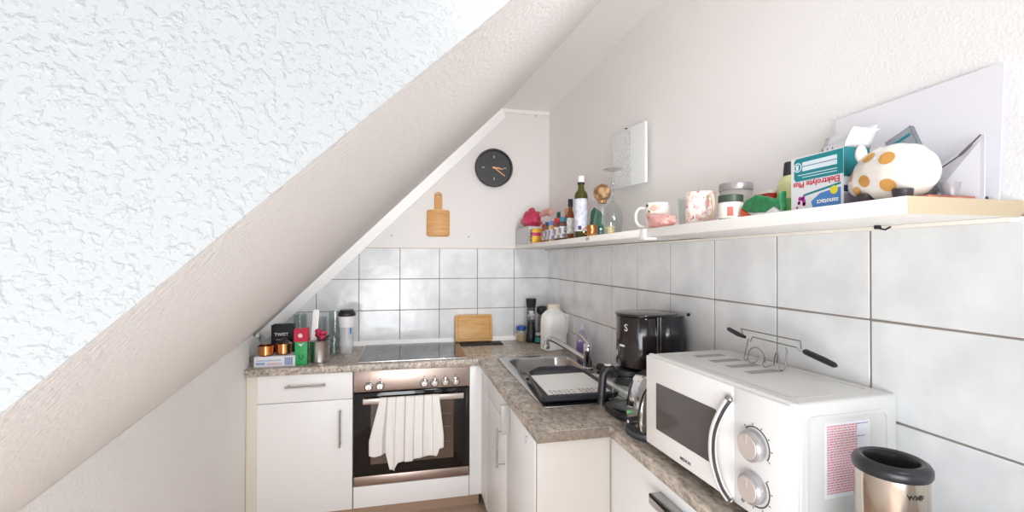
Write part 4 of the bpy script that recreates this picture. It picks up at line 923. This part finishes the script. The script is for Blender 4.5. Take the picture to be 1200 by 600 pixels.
# toaster
t = thing('toaster', 'rounded silver toaster with black base half hidden behind the microwave', 'toaster', (-.180, -1.722, ZW), -.05)
b = B(); tp = [(-.094, 0), (-.100, .03), (-.098, .08), (-.088, .125), (-.070, .152), (-.045, .165), (.045, .165), (.09, .14), (.098, .08), (.098, 0)]
b.prism(tp, .110, (), CHROME, Matrix.Translation((0, .055, .022)) @ Matrix.Rotation(PI/2, 4, 'X'), bev=.012)
bd = b.build('shell', None, t)
for p in bd.data.polygons: p.use_smooth = True
b = B(); b.prism(rrect(-.112, .105, -.064, .064, .05, 8), .022, (), mk('dark_grey_base', '#3d3f48', .4), bev=.006); b.build('base', None, t)
for y in (-.022, .022): B().box((-.05, y-.012, .1865), (.06, y+.012, .1885)).build('slot', BLACKM, t)
B().tube([(-.100, -.01, .048), (-.118, -.012, .048)], .013, 14).build('knob', BLACKP, t)
B().lathe([(0, 0), (.0045, 0), (.004, .002), (0, .0025)], M=Matrix.Translation((-.119, -.012, .048)) @ Matrix.Rotation(-PI/2, 4, 'Y')).build('knob_dot', PAPER, t)
B().tube([(-.098, .02, .065), (-.108, .02, .065)], .006, 10).build('power_button', mk('green_button', '#7fc98a', .4), t)
b = B(); b.tube(smooth_path([(-.062, -.058, .172), (-.09, -.062, .15), (-.106, -.060, .10), (-.108, -.058, .06), (-.10, -.05, .03)], 6), .003, 8); b.build('cord', BLACKM, t)

# ------------------------------------------------------------------ microwave
th = .0449
t = thing('microwave_oven', 'white microwave oven with two round dials on the worktop', 'microwave', (-.2872, -1.8249, ZW), -PI/2+th)
# local frame: x along the front (towards the room), y into the depth, z up; front face y=0
MW, MD, MH, MZ = .4786, .2600, .2478, .025
MWH = mk('microwave_white', '#f7f6f5', .3, spec=.5)
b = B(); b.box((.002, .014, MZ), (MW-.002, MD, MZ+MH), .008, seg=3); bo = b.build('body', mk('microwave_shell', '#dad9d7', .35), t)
b = B(); b.box((0, -.001, MZ-.004), (MW, .0135, MZ+MH+.001), .005, seg=3); b.build('front_frame', MWH, t)
def ff(x, z): return Matrix(((1, 0, 0, x), (0, 0, -1, -.001), (0, 1, 0, z), (0, 0, 0, 1)))
b = B(); b.box((.004, -.010, MZ+.002), (.338, -.0015, MZ+MH-.003), .003); dr = b.build('door', MWH, t)
def mwin(): 
    m = mk('microwave_window', '#544f4d', .08, spec=.6); return m
b = B(); b.prism(rrect(.055, .287, .055, .180, .004, 3), .0012, M=ff(0, MZ) @ Matrix.Translation((0, 0, .009))); b.build('window', mwin(), dr)
b = B(); hz = [(.331, .216), (.322, .19), (.308, .15), (.303, .11), (.306, .07), (.318, .03), (.333, .006)]
def hp_(q, z): k = max(0, 1-((z-.11)/.107)**2); return (q, -.012-.022*k**.6, MZ+z)
pts = smooth_path([hp_(q, z) for q, z in hz], 6)
b.tube(pts, [.0085]*len(pts), 12); b.build('handle', mk('white_chrome_handle', '#ecebea', .25), dr)
b = B(); b.tube([p+V((.0075, -.004, 0)) for p in pts], .0035, 8); b.build('handle_inlay', mk('dark_chrome', '#6d6a6c', .2, .9), dr)
for q, z in ((.331, .217), (.333, .005)):
    b = B(); b.ball((q, -.016, MZ+z), .010, sc_=(1, .7, .9), seg=14); b.build('handle_cap', HANDLE, dr)
text('lettering', 'MEDION', .0105, ff(.178, MZ+.020) @ Matrix.Translation((0, 0, .0092)), mk('dark_print', '#2b2b2e', .5), dr, .0003)
b = B(); b.box((.3385, -.010, MZ+.002), (MW-.004, -.0015, MZ+MH-.003), .003); cp = b.build('control_panel', MWH, t)
for z, a0, a1 in ((.144, -30, 130), (.060, -130, 40)):
    Mk = ff(.397, MZ+z) @ Matrix.Translation((0, 0, .0092)); k = B()
    k.lathe([(0, 0), (.030, 0), (.030, .016), (.026, .020), (0, .020)], m=mk('dial_side', '#c3c1c3', .3, .6), M=Mk, seg=40)
    k.lathe([(0, .0202), (.0245, .0202), (.0235, .022), (0, .0222)], m=mk('dial_face', '#d8ccc6', .4, .2), M=Mk, seg=40)
    k.box((-.0015, .006, .022), (.0015, .023, .0232), 0, mk('dial_face', '#d8ccc6', .4, .2), M=Mk)
    k.build('dial', None, t)
    k = B(); pts2 = [Mk @ V((math.cos(math.radians(a))*.036, math.sin(math.radians(a))*.036, .0005)) for a in [a0+(a1-a0)*i/24 for i in range(25)]]
    k.tube(pts2, .0012, 6)
    for i in range(6):
        a = math.radians(a0+(a1-a0)*i/5); k.tube([Mk @ V((math.cos(a)*.039, math.sin(a)*.039, .0004)), Mk @ V((math.cos(a)*.043, math.sin(a)*.043, .0004))], .0008, 5)
    k.build('scale_print', mk('scale_print', '#4b4a50', .5), cp)
B().lathe([(0, 0), (.004, 0), (.004, .002), (0, .0025)], M=ff(.366, MZ+.020) @ Matrix.Translation((0, 0, .0092))).build('indicator', GREY, cp)
# top vents and side label
for k in range(4):
    x = .06+k*.062
    b = B(); b.prism([(x, .10), (x+.026, .10), (x+.026, .19), (x, .19)], .0004); o = b.build('vent', mk('vent_grey', '#a3a2a6', .6), bo, (0, 0, MZ+MH))
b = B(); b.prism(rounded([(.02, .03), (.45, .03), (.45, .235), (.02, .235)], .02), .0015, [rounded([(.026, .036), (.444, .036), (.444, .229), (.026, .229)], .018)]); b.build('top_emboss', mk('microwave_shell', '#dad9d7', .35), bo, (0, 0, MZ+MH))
def fs(y, z): return Matrix(((0, 0, 1, MW-.002), (1, 0, 0, y), (0, 1, 0, z), (0, 0, 0, 1)))   # side facing the room
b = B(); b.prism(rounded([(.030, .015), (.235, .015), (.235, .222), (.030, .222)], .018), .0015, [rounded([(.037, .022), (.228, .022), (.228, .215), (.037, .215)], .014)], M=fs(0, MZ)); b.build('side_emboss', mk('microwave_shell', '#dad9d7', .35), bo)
b = B(); b.prism([(.073, .065), (.185, .065), (.185, .205), (.073, .205)], .0005, M=fs(0, MZ)); lb = b.build('paper_label', mk('label_white', '#eef0f6', .6), t)
RT = mk('pink_red_text', '#e08f98', .6)
b = B(); random.seed(11)
for k in range(27):
    z = .198-k*.0048; y = .078
    while y < .150:
        wv = random.uniform(.003, .009); b.prism([(y, z), (min(y+wv, .152), z), (min(y+wv, .152), z+.0030), (y, z+.0030)], .0002, M=fs(0, MZ) @ Matrix.Translation((0, 0, .0006))); y += wv+.0014
b.build('text_lines', RT, lb)
b = B()
for z, w_ in ((.199, .03), (.175, .022), (.150, .018)): b.prism([(.150, z), (.150+w_, z), (.150+w_, z+.0016), (.150, z+.0016)], .0002, M=fs(0, MZ) @ Matrix.Translation((0, 0, .0007)))
b.build('text_lines', mk('violet_text', '#9d92b8', .6), lb)
for x, y in ((.05, .04), (MW-.05, .04), (.05, MD-.03), (MW-.05, MD-.03)):
    B().lathe([(0, 0), (.014, 0), (.016, .004), (.016, MZ), (0, MZ)], c=(x, y, 0)).build('foot', BLACKP, t)
# wire lifter lying on the microwave
ZM = ZW+MZ+MH
t = thing('wire_lifter', 'wire pan lifter with two black grips on top of the microwave', 'lifter', (-.075, -2.03, ZM+.001))
WIRE = mk('wire_steel', '#a8a6a8', .25, 1)
Y = lambda y: y+2.03
b = B(); rw = .0017
b.tube([(0, Y(-1.945), .060), (0, Y(-1.937), .078), (0, Y(-2.128), .078), (0, Y(-2.130), .060)], rw, 6)
b.tube([(-.012, Y(-1.985), .052), (-.012, Y(-1.993), .066), (-.012, Y(-2.128), .064), (-.006, Y(-2.135), .056)], rw, 6)
b.build('frame', WIRE, t)
for sg, y0 in ((1, -1.965), (-1, -2.085)):
    b = B(); d_ = sg
    b.tube(smooth_path([(0, Y(y0), .056), (0, Y(y0+.004*d_), .045), (-.006, Y(y0+.006*d_), .015), (-.01, Y(y0+.004*d_), .003), (-.01, Y(y0-.006*d_), .003), (-.008, Y(y0-.012*d_), .028), (0, Y(y0-.026*d_), .038), (.008, Y(y0-.040*d_), .026), (.010, Y(y0-.046*d_), .002)], 5), rw, 6)
    b.tube(smooth_path([(-.02, Y(y0-.020*d_), .010), (-.026, Y(y0-.034*d_), .0025), (-.02, Y(y0-.048*d_), .006), (-.012, Y(y0-.050*d_), .022)], 5), rw*.8, 6)
    b.build('hook', WIRE, t)
b = B(); b.tube([(0, Y(-1.952), .058), (0, Y(-1.925), .062), (0, Y(-1.890), .070), (0, Y(-1.884), .071)], [.004, .0065, .006, .003], 10); b.build('grip', BLACKP, t)
b = B(); b.tube([(0, Y(-2.136), .056), (0, Y(-2.142), .056), (0, Y(-2.19), .047), (0, Y(-2.213), .042), (0, Y(-2.218), .041)], [.004, .0068, .007, .006, .003], 10); b.build('grip', BLACKP, t)
# table bin
t = thing('table_bin', 'small polished steel table bin with black rim in front of the microwave', 'bin', (-.172, -2.402, ZW))
PST = mk('polished_steel', '#cfc4b8', .16, 1)
b = B(); b.lathe([(0, .002), (.048, .002), (.0495, .004), (.0495, .192), (.047, .192), (.047, .006), (0, .004)], seg=56); b.build('bin_body', PST, t)
b = B(); b.lathe([(.048, .189), (.0515, .189), (.0535, .193), (.0535, .202), (.050, .208), (.044, .211), (.038, .209), (.035, .203), (.035, .180), (.037, .180), (.038, .188)], seg=56); b.build('rim', mk('bin_black', '#2b2b2f', .3), t)
b = B(); b.lathe([(0, 0), (.0505, 0), (.051, .002), (.051, .006), (.0495, .008)], seg=56); b.build('base_ring', BLACKP, t)
a_ = math.radians(-106)
text('lettering', 'WMF', .0105, Matrix.Translation((math.cos(a_)*.0497, math.sin(a_)*.0497, .168)) @ Matrix.Rotation(a_+PI/2, 4, 'Z') @ face_front(0, 0, 0), mk('engraved', '#2a2624', .5), t, .0002)
